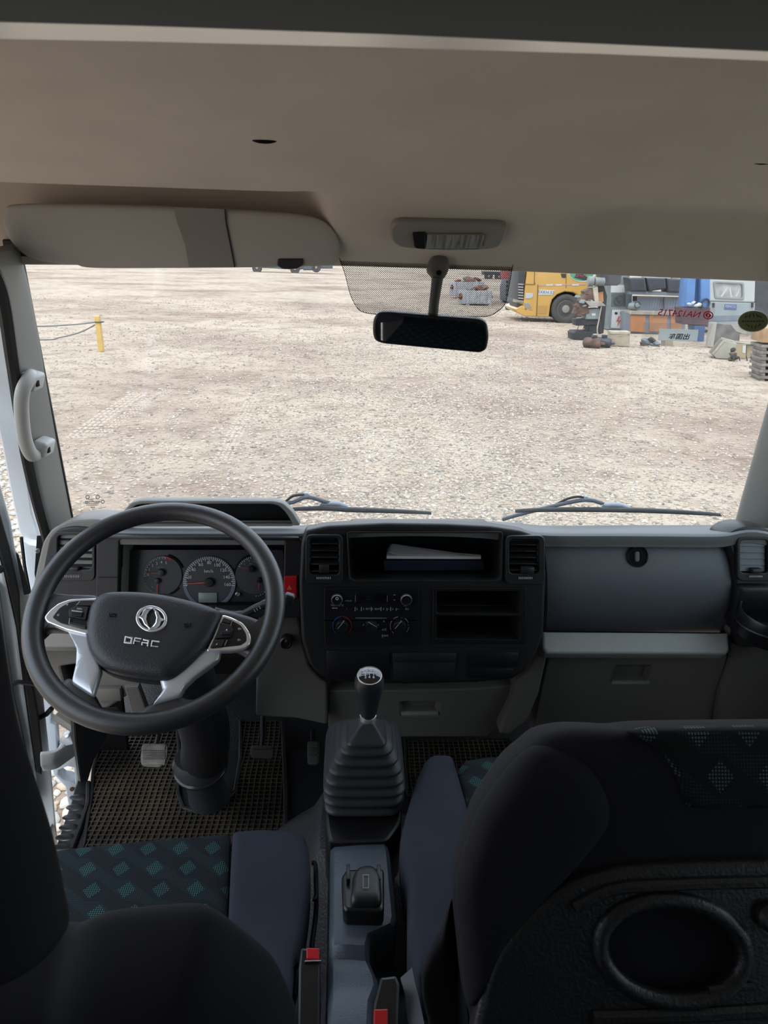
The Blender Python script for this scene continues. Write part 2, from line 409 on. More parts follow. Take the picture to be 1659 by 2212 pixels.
# tyre tracks pressed into the dust: rows of raised tread ridges
tr_m = mat('raised dust of tread marks', (.44, .38, .31), .95, spec=.1)
def track(pts, w, nbar):
    b = MB(); P = [U(*p, z=0) for p in pts]
    for i in range(nbar):
        t = i/(nbar-1)*(len(P)-1.001); k = int(t); c = P[k].lerp(P[k+1], t-k); d = (P[k+1]-P[k]).normalized(); s = V((-d.y, d.x, 0))
        for sd_ in (-.75, -.25, .25, .75):
            e = c+s*(w*.5*sd_)+d*(.03*(i % 2)); R = Matrix((s, d, V((0, 0, 1)))).transposed() @ Matrix.Rotation(.5*(1 if sd_ > 0 else -1), 3, 'Z')
            b.box(e+V((0, 0, .001)), (w*.20, .03, .012), R)
    o = build('tyre_track', b, tr_m, ground, bev=.006, seg=1); o['kind'] = 'stuff'
track([(478, 1000), (512, 930), (545, 865)], .24, 30)
track([(165, 945), (235, 892), (300, 850)], .30, 34)
track([(215, 940), (300, 880), (370, 838)], .2, 26)

# ================================================================== THE SETTING: the cab
WS = (V((0, 1.65, 1.725)), V((0, -.895, -.4467)).normalized())
def structure(name, loc=(0, 0, 0)):
    return thing(name, loc, kind='structure')
# windscreen
win = plate('window_1', [(15, 530), (142, 1170), (1600, 1180), (1782, 565)], off(WS, -.004), .004, glass, None); win['kind'] = 'structure'
inner = rnd([(48, 554), (163, 1150), (1583, 1160), (1747, 580)], 14)
plate('windscreen_seal', [(5, 520), (138, 1178), (1604, 1188), (1797, 555)], WS, .006, blkm, win, holes=[inner])
# black dot screen around the mirror mount, printed on the glass
dm = bpy.data.materials.new('dot screen'); dm.use_nodes = True; N, L = dm.node_tree.nodes, dm.node_tree.links; N.clear()
out = N.new('ShaderNodeOutputMaterial'); tr = N.new('ShaderNodeBsdfTransparent'); df = N.new('ShaderNodeBsdfDiffuse'); df.inputs[0].default_value = (.02, .02, .025, 1)
ms = N.new('ShaderNodeMixShader'); tcn = N.new('ShaderNodeTexCoord'); mp = N.new('ShaderNodeMapping'); mp.inputs['Scale'].default_value = (1/.0027, 1/.0027, 1/.0024); mp.inputs['Rotation'].default_value = (0, math.radians(45), 0)
vo = N.new('ShaderNodeVectorMath'); vo.operation = 'FRACTION'; vs_ = N.new('ShaderNodeVectorMath'); vs_.operation = 'SUBTRACT'; vs_.inputs[1].default_value = (.5, .5, .5)
sp = N.new('ShaderNodeSeparateXYZ'); a1 = N.new('ShaderNodeMath'); a1.operation = 'MULTIPLY'; a2 = N.new('ShaderNodeMath'); a2.operation = 'MULTIPLY_ADD'; a3 = N.new('ShaderNodeMath'); a3.operation = 'LESS_THAN'; a3.inputs[1].default_value = .125
L.new(tcn.outputs['Object'], mp.inputs[0]); L.new(mp.outputs[0], vo.inputs[0]); L.new(vo.outputs[0], vs_.inputs[0]); L.new(vs_.outputs[0], sp.inputs[0])
L.new(sp.outputs[0], a1.inputs[0]); L.new(sp.outputs[0], a1.inputs[1]); L.new(sp.outputs[2], a2.inputs[0]); L.new(sp.outputs[2], a2.inputs[1]); L.new(a1.outputs[0], a2.inputs[2]); L.new(a2.outputs[0], a3.inputs[0])
L.new(a3.outputs[0], ms.inputs[0]); L.new(tr.outputs[0], ms.inputs[1]); L.new(df.outputs[0], ms.inputs[2]); L.new(ms.outputs[0], out.inputs[0])
dot_edge = rnd([(728, 545), (745, 590), (757, 640), (775, 672), (800, 678), (930, 684), (1060, 684), (1092, 660), (1103, 600), (1112, 545)], 16)
plate('dot_screen', dot_edge, off(WS, .0012), .0006, dm, win)
b = MB(); b.tube([U(*p, pl=off(WS, .0016)) for p in dot_edge], .0007, 4, closed=True); build('dot_screen_edge', b, blkm, win)
# marks etched in the lower left corner of the glass
etch = mat('etched mark', (.12, .12, .11), .7)
for y, x0, n, w in ((1083, 184, 8, 3), (1087, 185, 9, 2.2), (1090.5, 187, 9, 1.8), (1095, 196, 3, 2.2)):
    for k in range(n): plate('etched_stroke', [(x0+k*(w+1), y), (x0+k*(w+1)+w, y), (x0+k*(w+1)+w, y+1.4), (x0+k*(w+1), y+1.4)], off(WS, .001), .0004, etch, win)
for cx, cy, r in ((189, 1074, 4.2), (211, 1074, 4.6), (222, 1084, 4)):
    plate('etched_ring', circ(cx, cy, r, n=16), off(WS, .001), .0005, etch, win, holes=[circ(cx, cy, r-1.2, n=16)])

# headliner
PM = [(1.352, 2.314), (1.348, 2.316), (1.338, 2.334), (1.30, 2.376), (1.25, 2.414), (1.22, 2.426), (1.20, 2.433), (1.15, 2.447), (.98, 2.48), (.75, 2.506), (.5, 2.52), (0, 2.53), (-.6, 2.52), (-1.32, 2.48)]
PR = [(1.352, 2.314), (1.350, 2.316), (1.346, 2.345), (1.335, 2.43), (1.30, 2.51), (1.22, 2.51), (1.203, 2.434), (1.195, 2.434), (.98, 2.48), (.75, 2.506), (.5, 2.52), (0, 2.53), (-.6, 2.52), (-1.32, 2.48)]
PP = [(1.352, 2.314), (1.348, 2.316), (1.338, 2.334), (1.32, 2.375), (1.30, 2.425), (1.25, 2.437), (1.225, 2.437), (1.16, 2.447), (.98, 2.48), (.75, 2.506), (.5, 2.52), (0, 2.53), (-.6, 2.52), (-1.32, 2.48)]
xs = [-.86, -.80, -.74, -.68, -.655, -.63, -.60, -.5, -.3, -.15, -.09, -.065, -.04, -.01, .04, .1, .2, .28, .33, .36, .40, .45, .5, .7, .9, 1.0, 1.06, 1.12]
sm = lambda t: max(0, min(1, t))**2*(3-2*max(0, min(1, t)))
HBP = [(-2, -.001), (-.6, -.001), (-.3, .0055), (-.02, .013), (.3, .0125), (.45, .0105), (.77, .0065), (2, .004)]
def HB(x):
    for (a, u), (c, w) in zip(HBP, HBP[1:]):
        if a <= x <= c: return lerp(u, w, (x-a)/(c-a))
    return 0
rows = []
for x in xs:
    wl_ = sm((x+.68)/.05)*(1-sm((x+.10)/.07)); wp = sm((x-.30)/.16)*(1-sm((x-1.0)/.06)); r = []
    sd_ = .10*sm((-.70-x)/.16)+.10*sm((x-.98)/.14)
    for a, l, p in zip(PM, PR, PP):
        y = a[0]+(l[0]-a[0])*wl_+(p[0]-a[0])*wp; z = a[1]+(l[1]-a[1])*wl_+(p[1]-a[1])*wp
        r.append((x, y, z-sd_*(.4 if y > 1.2 else 1)+(HB(x) if y > 1.31 else 0)))
    rows.append(r)
b = MB(); b.sheet(rows, (0, 0, .05)); ceiling = build('ceiling', b, head, org=(.13, 0, 2.5), sub=2, ang=180); ceiling['kind'] = 'structure'
for cx, cy in ((571, 302), (1645, 348)):       # missing clips: dark solids stand in for the shade in their slots
    z = 2.478; p = U(cx, cy, z=z)
    b = MB(); b.ball(p+V((0, 0, .0)), (.016, .004, .0045), 14, 6); build('clip_slot_shade', b, voidm, ceiling)
# rear cross trim over the camera: light bull-nose strip and dark cloth panel behind it
t1 = structure('trim_1', (.13, .42, 2.46))
rr = [U(px, py, y=.40) for px, py in ((-60, 66), (300, 72), (829, 89), (1300, 108), (1720, 128))]
zs_ = 2.452
near, far = [[U(x, y, z=zs_) for x, y in q] for q in (((-80, 46), (300, 56), (829, 74), (1300, 95), (1740, 115)), ((-80, 86), (300, 93), (829, 106), (1300, 120), (1740, 138)))]
b = MB(); b.sheet([[f+V((0, .006, .012)), f+V((0, .001, .001)), n, n+V((0, -.004, .004))] for n, f in zip(near, far)], (0, 0, .004)); build('strip', b, mat('bright satin trim', (.80, .77, .73), .30, metal=.75), t1)
dk = [[p+V((0, -.001, .001)), p+V((0, -.015, -.0035)), p+V((0, -.12, .0)), p+V((0, -.5, .03))] for p in near]
b = MB(); b.sheet(dk, (0, 0, .012)); build('rear_panel', b, dkroof, t1)
# floor, firewall, back wall, side walls
b = MB(); b.box((.18, .2, .95), (1.72, 3.0, .1)); floor = build('floor', b, carpet); floor['kind'] = 'structure'
b = MB(); b.prism([(-.70, 1.72, .9), (-.70, 1.98, 1.05), (-.70, 1.98, 1.25), (-.70, 1.74, 1.60), (-.70, 1.78, 1.60), (-.70, 2.04, 1.27), (-.70, 2.04, .9)], (1.72, 0, 0))
wf = build('wall_front', b, carpet); wf['kind'] = 'structure'
b = MB(); b.prism([(-.69, 1.66, 1.672), (-.69, 1.80, 1.58), (-.69, 1.80, 1.61), (-.69, 1.665, 1.69)], (1.71, 0, 0)); build('scuttle', b, mat('black cowl plastic', (.03, .03, .032), .5), wf)
b = MB(); b.box((.18, -1.34, 1.75), (1.96, .06, 1.6)); wb = build('wall_back', b, mat('grey back wall trim', (.25, .25, .24), .7)); wb['kind'] = 'structure'
wr = structure('wall_right', (1.10, .1, 1.0)); wl2 = structure('wall_left', (-.78, .1, 1.0))
def side(parent, x, s, doors):
    b = MB(); b.box((x, -.62, 1.35), (.06, 1.36, .72)); build('rear_door_panel', b, mat('grey door card', (.16, .16, .155), .7), parent, bev=.01)
    b = MB(); b.box((x, .08, 1.95), (.07, .13, 1.1)); build('middle_pillar', b, trimg, parent, bev=.015)
    b = MB(); b.box((x, -1.22, 1.95), (.07, .12, 1.1)); build('rear_pillar', b, trimg, parent, bev=.015)
    b = MB(); b.box((x, .0, 2.42), (.07, 2.7, .12)); build('roof_rail', b, trimg, parent, bev=.015)
    if doors:
        b = MB(); b.box((x, .82, 1.35), (.06, 1.36, .72)); build('front_door_panel', b, MATS['grey door card'], parent, bev=.01)
side(wr, 1.12, 1, True); side(wl2, -.83, -1, False)
for k, (x, y, w) in enumerate(((1.125, .80, 1.3), (1.125, -.58, 1.2), (-.835, -.58, 1.2))):
    b = MB(); b.box((x, y, 2.03), (.005, w, .66)); build('window_%d' % (k+2), b, glass_mat('side glass %d' % k, tint=(.8, .85, .83) if k == 0 else (.45, .48, .48)))['kind'] = 'structure'  # unseen rear panes are tinted darker to cut light from behind

# windscreen pillar trims
def pillar_trim(name, rows_px, dx):
    b = MB(); R = []
    for a, c in rows_px:
        p = U(*a, pl=off(WS, .004)); q = U(*c, y=p.y-.11); m1 = p.lerp(q, .35)+V((0, -.012, 0)); m2 = p.lerp(q, .7)+V((0, -.012, 0))
        R.append([p+V((0, .012, 0)), p, m1, m2, q, q+V((dx*.02, .03, 0))])
    b.sheet(R, (dx*.012, .02, 0)); o = build(name, b, trimg, None, sub=1, ang=60); o['kind'] = 'structure'; return o
lt = [((38, 520), (-40, 540)), ((60, 620), (4, 625)), ((88, 768), (28, 770)), ((108, 880), (44, 880)), ((127, 982), (60, 982)), ((145, 1075), (82, 1080)), ((156, 1130), (100, 1145)), ((168, 1190), (112, 1195))]
pillar_trim('trim_2', lt, -1)
rt = [((1765, 540), (1850, 540)), ((1728, 660), (1800, 660)), ((1695, 770), (1770, 770)), ((1660, 890), (1740, 890)), ((1632, 990), (1715, 990)), ((1608, 1075), (1690, 1080)), ((1592, 1132), (1680, 1140)), ((1580, 1180), (1670, 1185))]
pillar_trim('trim_3', rt, 1)
ws_pts = [U(px-3, py, y=U(lt[i][0][0], lt[i][0][1], pl=WS).y-.115) for i, (px, py) in enumerate(c for _, c in lt)]
b = MB(); b.tube(spl(ws_pts, 5), .0115, 8); build('door_seal', b, blkm, wl2)
b = MB(); b.tube([p+V((-.014, .03, 0)) for p in spl(ws_pts, 5)], .011, 8); build('door_seal', b, blkm, wl2)
# white painted body: outer pillar, panel below it, door jamb, sill
BODY = off(WS, -.02)
plate('outer_pillar', [(-70, 640), (10, 700), (28, 850), (52, 990), (70, 1110), (92, 1180), (100, 1230), (60, 1200), (47, 1163), (40, 1145), (28, 1090), (20, 1050), (6, 975), (-14, 880), (-60, 760)], BODY, .05, white_paint, wl2, bev=.004)
plate('cowl_side', [(49, 1168), (62, 1176), (96, 1183), (112, 1240), (112, 1330), (67, 1286), (56, 1222)], plane(-.76, 1.66, 1.6, (.25, -1, 0)), .04, white_paint, wl2, bev=.003)
b = MB(); b.tube([U(*p, y=1.6) for p in ((46, 1160), (53, 1222), (65, 1284))], .0042, 6); build('door_gap_seal', b, blkm, wl2)
p = U(82, 1190, y=1.55); b = MB(); b.lathe([(.0001, .008), (.0045, .007), (.006, 0), (.006, -.005)], p, (p-CAM)*-1, 12); build('screw', b, steel, wl2)
JAMB = plane(-.74, 1.58, 1.3, (.2, -1, 0))
plate('jamb', [(60, 1290), (180, 1290), (180, 1560), (166, 1735), (150, 1748), (146, 1732), (141, 1700), (116, 1674), (100, 1625), (90, 1560), (80, 1500)], JAMB, .04, white_paint, wl2, bev=.003,
      holes=[[(111, 1523), (128, 1535), (148, 1558), (149, 1588), (131, 1606), (124, 1618), (121, 1566), (110, 1561)], [(126, 1664), (146, 1656), (160, 1659), (162, 1691), (150, 1686), (138, 1684), (126, 1674)]])
b = MB(); b.box((-.70, 1.70, 1.28), (.16, .02, .62)); build('jamb_cavity', b, voidm, wl2)
p = U(156, 1704, pl=JAMB); b = MB(); b.cyl(p, JAMB[1], .006, .003, 14); build('rust_plug', b, mat('rust', (.16, .07, .035), .9), wl2)
b = MB(); b.tube([U(*p, y=1.46) for p in ((84, 1551), (100, 1543), (112, 1530))], .006, 8); build('wiring_tube', b, blkm, wl2)
hp = [U(*p, y=y) for p, y in (((88, 1651), 1.40), ((118, 1646), 1.43), ((140, 1632), 1.47), ((160, 1618), 1.51))]
b = MB(); b.sheet([[q+V((0, .004, .024)), q+V((.002, -.006, 0)), q+V((0, .004, -.024))] for q in spl(hp, 4)], (-.004, .012, 0)); build('hinge_arm', b, white_paint, wl2, bev=.002)
b = MB(); b.prism([U(*p, y=1.47) for p in ((127, 1608), (129, 1596), (138, 1586), (150, 1583), (158, 1608), (142, 1612), (132, 1606))], (0, .02, 0)); build('hinge_bracket', b, white_paint, wl2, bev=.003)
p = U(145, 1590, y=1.465); b = MB(); b.cyl(p, (0, -.6, .8), .006, .006, 12); build('hinge_pin', b, white_paint, wl2, bev=.001)
plate('kick_panel', [(156, 1540), (260, 1540), (205, 1640), (190, 1690), (173, 1690), (160, 1600)], plane(0, 1.50, 1.2, (.6, -1, .1)), .03, blk2, wl2, bev=.004)
SILL = plane(0, 1.4, 1.005, (0, 0, 1))
sill = plate('sill_plate', [(166, 1686), (189, 1684), (198, 1690), (196, 1735), (182, 1840), (168, 1900), (100, 1900), (124, 1818), (150, 1742)], SILL, .02, blk2, wl2, bev=.004)
for i in range(6):
    t = i/5; p = U(lerp(170, 134, t), lerp(1722, 1830, t), pl=SILL); b = MB(); b.ball(p, (.024, .012, .0026), 12, 6); build('tread_rib', b, blk2, wl2)
b = MB(); b.tube([U(*q, z=1.012) for q in ((191, 1690), (190, 1735), (172, 1790), (154, 1835))], .006, 6); build('sill_edge', b, blkm, wl2)
b = MB(); b.box((-.76, .72, .80), (.05, 1.5, .36)); build('sill_body', b, white_paint, wl2, bev=.02)

# the open driver's door, its inner face towards the camera
DO = plane(-.705, 1.45, 1.4, (.43, -.90, 0))
door = structure('door_1', (-.80, 1.40, .85))
plate('outer_frame', [(-120, 880), (0, 1050), (24, 1134), (33, 1192), (50, 1240), (63, 1286), (80, 1390), (93, 1500), (104, 1600), (112, 1680), (124, 1815), (128, 1900), (-250, 2050), (-250, 880)], off(DO, -.02), .03, white_paint, door, bev=.004,
      holes=[[(-230, 1000), (-20, 1060), (4, 1130), (16, 1185), (-230, 1185)]])
plate('hinge_edge', [(34, 1195), (40, 1200), (66, 1283), (52, 1286)], DO, .012, blkm, door, bev=.002)
plate('edge_seal', [(-160, 1000), (-8, 1085), (22, 1188), (43, 1287), (46, 1400), (75, 1494), (86, 1560), (93, 1632), (90, 1675), (79, 1670), (64, 1566), (54, 1494), (43, 1400), (36, 1351), (21, 1287), (9, 1232), (-6, 1180), (-160, 1120)], off(DO, .012), .02, blkm, door, bev=.004)
plate('inner_panel', [(-200, 1150), (-4, 1190), (10, 1238), (22, 1292), (36, 1355), (42, 1400), (54, 1496), (64, 1568), (79, 1672), (82, 1740), (-200, 1800)], off(DO, .010), .03, white_paint, door, bev=.006)
plate('door_card', [(-220, 1220), (-2, 1262), (6, 1319), (16, 1400), (31, 1504), (44, 1562), (70, 1680), (-220, 1790)], off(DO, .030), .025, MATS['grey door card'], door, bev=.008)
b = MB(); b.tube([U(*p, pl=off(DO, .03)) for p in ((26, 1478), (40, 1473), (60, 1475), (80, 1478))], .0055, 8); build('check_strap', b, blk2, door)
p = U(-1, 1228, pl=off(DO, .02)); b = MB(); b.cyl(p, DO[1], .009, .008, 16); build('rubber_stop', b, blkm, door, bev=.002)

# ================================================================== DASHBOARD
dash = thing('dashboard', (.15, 1.55, 1.3), 'grey and black truck dashboard running the full width below the windscreen', 'dashboard')
PLF, PLG, PLC, PLI = lean(1.40, 1.81, 9), lean(1.44, 1.80, 6), lean(1.425, 1.80, 8), lean(1.51, 1.79, 14)
PLL = lean(1.425, 1.53, -9)
def recess(name, outline, pl, depth, m, parent, taper=.94):
    P = [U(*p, pl=pl) for p in outline]; c = sum(P, V((0, 0, 0)))/len(P); Q = [c+(p-c)*taper-pl[1]*depth for p in P]; n = len(P)
    b = MB(); b.add(P+Q, [[i, (i+1) % n, n+(i+1) % n, n+i] for i in range(n)]+[list(range(n, 2*n))]); return build(name, b, m, parent)
def pbox(b, x0, y0, x1, y1, pl, d, o=0):
    """box on a plane spanned by two pixel corners, d thick, its back o above the plane"""
    p, q = U(x0, y0, pl=pl), U(x1, y1, pl=pl); fr = frame(pl); m_ = (p+q)*.5
    return b.fbox(m_, fr, (abs((q-p).dot(fr[0])), abs((q-p).dot(fr[1])), d), (0, 0, o+d/2))
# core behind the faces
b = MB(); b.prism([(-.74, 1.60, 1.70), (-.74, 1.56, 1.62), (-.74, 1.55, 1.40), (-.74, 1.66, 1.28), (-.74, 1.72, 1.30), (-.74, 1.70, 1.66)], (1.82, 0, 0)); build('dash_core', b, voidm, dash)
pad = [(200, 1121, 1150), (225, 1123, 1150), (262, 1128, 1152), (400, 1130, 1152), (560, 1130, 1152), (640, 1131, 1152), (655, 1133, 1153), (700, 1127, 1142), (760, 1122, 1136), (870, 1118, 1132), (1000, 1120, 1134), (1100, 1125, 1142), (1150, 1130, 1153),
       (1172, 1133, 1158), (1300, 1131, 1157), (1450, 1131, 1158), (1560, 1131, 1160), (1585, 1129, 1156), (1615, 1128, 1147), (1659, 1138, 1150), (1700, 1158, 1166), (1760, 1190, 1196)]
rows = []
for x, a, c in pad:
    f = U(x, c, y=1.415); k = U(x, a, y=1.63); m1 = U(x, (a*.45+c*.55)-1, y=1.50)
    rows.append([k+V((0, .03, -.02)), k, m1, f+V((0, .018, .002)), f, f+V((0, .006, -.016))])
b = MB(); b.sheet(rows, (0, .004, -.02)); build('upper_pad', b, mat('soft grey dash pad', (.145, .152, .158), .55, bump=(700, .2, .0006)), dash, sub=1, ang=70)
# instrument hood with a dark recess
HO = lean(1.46, 1.82, 3)
ho = rnd([(244, 1136), (260, 1112), (282, 1086), (304, 1081), (590, 1082), (612, 1087), (632, 1106), (650, 1136)], 7)
hi = rnd([(258, 1135), (271, 1111), (290, 1093), (306, 1089), (588, 1089), (603, 1093), (618, 1108), (634, 1134)], 7)
plate('instrument_hood', ho, HO, .028, grey, dash, holes=[hi], bev=.003)
recess('hood_recess', hi, off(HO, -.004), .05, blk2, dash, .98)
# side pods with the outer air vents
pod_l = rnd([(44, 1400), (66, 1290), (80, 1225), (92, 1172), (112, 1142), (150, 1124), (205, 1120), (262, 1130), (262, 1400)], 14)
PLD = lean(1.435, 1.78, 8)
plate('side_pod', pod_l, off(PLD, -.004), .10, grey, dash, bev=.004)
pin_l = rnd([(86, 1285), (97, 1215), (108, 1160), (128, 1142), (160, 1136), (222, 1142), (218, 1290), (150, 1295)], 12)
plate('vent_pod', pin_l, PLD, .03, blk, dash, bev=.004, lift=.003, holes=[rect(124, 1154, 205, 1231, 12)])
pod_r = rnd([(1566, 1160), (1584, 1144), (1612, 1136), (1660, 1142), (1720, 1165), (1790, 1260), (1810, 1400), (1590, 1400), (1592, 1300), (1580, 1200)], 12)
PLR = lean(1.425, 1.78, 8)
plate('vent_pod', pod_r, off(PLR, -.002), .08, blk, dash, bev=.006, holes=[rect(1596, 1163, 1662, 1240, 12)])
def vent(x0, y0, x1, y1, hx0, hy0, hx1, hy1, pl, wheel, tab, closed=False):
    """air vent: frame, cavity, slats, sliding tab, ribbed thumb wheel"""
    v = plate('air_vent', rect(hx0, hy0, hx1, hy1, 14), pl, .012, blk, dash, bev=.002, lift=.005, holes=[rect(x0, y0, x1, y1, 10)])
    recess('cavity', rect(x0-1, y0-1, x1+1, y1+1, 10), off(pl, .002), .045, voidm, v)
    fr = frame(pl); n = 5
    for i in range(n):
        py = lerp(y0, y1, (i+.75)/(n+.35)); p = U((x0+x1)/2, py, pl=pl); w = (x1-x0)*.97*mpp(p); h = (y1-y0)/(n+.3)*mpp(p)
        a = math.radians(14 if closed else 62); R = Matrix((fr[0], fr[1], fr[2])).transposed() @ Matrix.Rotation(-a, 3, 'X')
        b = MB(); b.box(p-fr[2]*.006, (w, h*(1.02 if closed else .95), .0018), R); build('slat', b, mat('slate slat plastic', (.10, .11, .13), .4) if closed else blk, v, bev=.0005, seg=1)
    b = MB(); pbox(b, *tab, off(pl, -.004), .016); build('slider_tab', b, blk, v, bev=.002)
    wx0, wy0, wx1, wy1 = wheel
    recess('wheel_slot', rect(wx0, wy0, wx1, wy1, 3), off(pl, .0056), .006, voidm, v)
    k = 9; b = MB()
    for i in range(k): pbox(b, lerp(wx0+2, wx1-2, i/k), wy0+1.5, lerp(wx0+2, wx1-2, (i+.62)/k), wy1-1.5, off(pl, -.001), .0068)
    w = build('thumb_wheel', b, dimw if True else blk, v, bev=.0006, seg=1)
    return v
vent(126, 1155, 200, 1229, 116, 1147, 207, 1254, off(PLD, .002), (140, 1239, 177, 1248), (150, 1221, 175, 1230))
vent(669, 1161, 733, 1240, 660, 1154, 741, 1260, off(PLF, .004), (682, 1243, 718, 1251), (690, 1216, 711, 1234))
vent(1099, 1164, 1164, 1238, 1091, 1156, 1176, 1262, off(PLF, .004), (1117, 1243, 1152, 1251), (1124, 1221, 1150, 1236))
vent(1597, 1165, 1657, 1237, 1590, 1157, 1664, 1254, off(PLR, .002), (1614, 1240, 1647, 1247), (1618, 1225, 1638, 1235), True)
# cup holder at the right end
cp = U(1672, 1325, y=1.345); b = MB()
b.lathe([(.040, -.062), (.063, -.058), (.070, -.03), (.071, 0), (.0685, .004), (.066, .002), (.063, -.02), (.055, -.05), (.0001, -.05)], cp, (0, -.10, 1), 40); ch = build('cup_holder', b, blk2, dash)
b = MB(); b.tube([cp+V((.0715*math.cos(a), .0715*math.sin(a), -.026)) for a in [i*2*math.pi/40 for i in range(40)]], .003, 6, closed=True); build('holder_band', b, blk, ch)
b = MB(); b.box(cp+V((.02, .07, -.01)), (.16, .05, .10)); build('holder_arm', b, blk2, ch, bev=.01)
# instrument cluster
bez = plate('cluster_bezel', rnd([(208, 1151), (652, 1151), (650, 1335), (206, 1335)], 4), PLC, .03, blk, dash, bev=.003, holes=[rnd([(258, 1167), (614, 1167), (611, 1316), (255, 1318)], 5)])
b = MB(); pbox(b, 212, 1152, 648, 1165, off(PLC, 0), .016); build('bezel_ledge', b, blk, bez, bev=.004)
recess('bezel_cavity', [(256, 1165), (616, 1165), (613, 1320), (253, 1320)], off(PLC, -.004), .10, voidm, bez, .985)
b = MB(); pbox(b, 214, 1246.3, 255, 1247.8, off(PLC, 0), .0012); build('bezel_joint', b, voidm, bez)
cl = plate('instrument_panel', rnd([(262, 1188), (612, 1188), (612, 1335), (262, 1335)], 8), PLI, .02, mat('cluster face', (.028, .028, .034), .35), dash)
def gauge(cx, cy, r, ring=None):
    g = plate('gauge', circ(cx, cy, r, r, 40), PLI, .006, dial, cl, lift=.0035, bev=.0008)
    if ring: plate('gauge_ring', circ(cx, cy, ring, ring, 48), PLI, .006, dialr, g, lift=.0045, bev=.0008, holes=[circ(cx, cy, r, r, 40)])
    return g
def ticks(g, cx, cy, r0, r1, a0, a1, n, w, m=wht, lift=.005, name='scale_marks'):
    b = MB(); fr = frame(PLI)
    for i in range(n):
        a = math.radians(lerp(a0, a1, i/(n-1) if n > 1 else 0)); q0 = r0 if i % 2 == 0 else lerp(r0, r1, .4)
        p, q = U(cx+q0*math.cos(a), cy-q0*math.sin(a), pl=PLI), U(cx+r1*math.cos(a), cy-r1*math.sin(a), pl=PLI); d = (q-p); L_ = d.length; d.normalize(); s = fr[2].cross(d)
        b.box((p+q)/2+fr[2]*lift, (L_, w*mpp(p), .0006), Matrix((d, s, fr[2])).transposed())
    return tag(build(name, b, m, g, smooth=False), kind='stuff')
def needle(g, cx, cy, tx, ty, w, hub):
    fr = frame(PLI); p, q = U(cx, cy, pl=off(PLI, .008)), U(tx, ty, pl=off(PLI, .008)); d = q-p; s = fr[2].cross(d).normalized()*w*mpp(p)*.5
    b = MB(); b.prism([p+s, p-s, q-s*.5, q+s*.5], fr[2]*.0012); build('needle', b, rednd, g)
    b = MB(); r = hub*mpp(p); b.lathe([(r, 0), (r, .006), (r*.85, .0085), (.0001, .009)], p-fr[2]*.004, fr[2], 20); build('needle_hub', b, blk2, g)
def num(g, s, px, py, h, m=wht): ptext('number', s, px, py, PLI, h, m, g, lift=.0048)
g1 = gauge(352, 1242, 42); ticks(g1, 352, 1242, 35, 41, 182, 80, 21, .9); ticks(g1, 352, 1242, 37, 41, 82, 62, 6, 3, red); ticks(g1, 352, 1242, 40, 41.5, 205, 262, 9, .9)
needle(g1, 348, 1237, 316, 1239, 1.6, 8); needle(g1, 340, 1255, 339, 1283, 1.8, 6)
for s, x, y in (('0', 321, 1241), ('1', 324, 1230), ('2', 331, 1221), ('3', 340, 1217), ('4', 350, 1214), ('5', 360, 1215)): num(g1, s, x, y, 6)
num(g1, 'x1000r/min', 346, 1224, 3, dimw); num(g1, 'C', 321, 1259, 4, dimw); num(g1, '•', 330, 1267, 5)
g2 = gauge(453, 1258, 49, 57); ticks(g2, 453, 1258, 47, 56, 186, -6, 41, 1.1, wht, .006)
needle(g2, 452, 1258, 402, 1261, 3, 10)
for s, x, y in (('0', 404, 1262), ('20', 410, 1246), ('40', 419, 1230), ('60', 435, 1219), ('80', 453, 1215), ('100', 470, 1220), ('120', 483, 1231), ('140', 490, 1246), ('160', 492, 1262)): num(g2, s, x, y, 7)
num(g2, 'km/h', 452, 1233, 7)
b = MB(); pbox(b, 430, 1279, 470, 1302, PLI, .002, .0045); build('display', b, lcd, g2, bev=.0005)
g3 = gauge(551, 1242, 42); ticks(g3, 551, 1242, 36, 41, 150, 80, 13, 1); ticks(g3, 551, 1255, 30, 33, -85, -30, 7, 1)
needle(g3, 543, 1229, 521, 1226, 1.6, 7); needle(g3, 560, 1253, 558, 1274, 1.8, 6)
for s, x, y in (('4', 529, 1218), ('8', 539, 1211), ('12', 549, 1212), ('MPa', 542, 1217)): num(g3, s, x, y, 4 if s != 'MPa' else 2.4, dimw)
for cx, cy, r, a0, a1 in ((352, 1242, 44, 20, 75), (551, 1242, 44, 100, 170), (352, 1242, 44, -40, -70)):
    b = MB(); b.tube([U(cx+r*math.cos(math.radians(lerp(a0, a1, i/10))), cy-r*math.sin(math.radians(lerp(a0, a1, i/10))), pl=off(PLI, .003)) for i in range(11)], .002, 6); build('gauge_rim', b, voidm, cl)
p = U(514, 1283, pl=off(PLI, .004)); b = MB(); r = 5*mpp(p); b.lathe([(r, 0), (r, .006), (r*.7, .007), (r*.6, .005), (.0001, .005)], p, PLI[1], 16); build('reset_knob', b, steel, cl)
hz = plate('hazard_switch', [(614, 1243), (642, 1243), (642, 1290), (613, 1291)], PLC, .012, red, dash, bev=.002, lift=.007)
tri = lambda s: [(626+s*math.cos(math.radians(a)), 1268-s*math.sin(math.radians(a))) for a in (90, 210, 330)]
plate('triangle_mark', tri(6.2), PLC, .0006, mat('amber print', (.55, .22, .12), .5), hz, lift=.0077, holes=[tri(4.2)]); plate('triangle_mark', tri(3), PLC, .0006, MATS['amber print'], hz, lift=.0077, holes=[tri(1.5)])
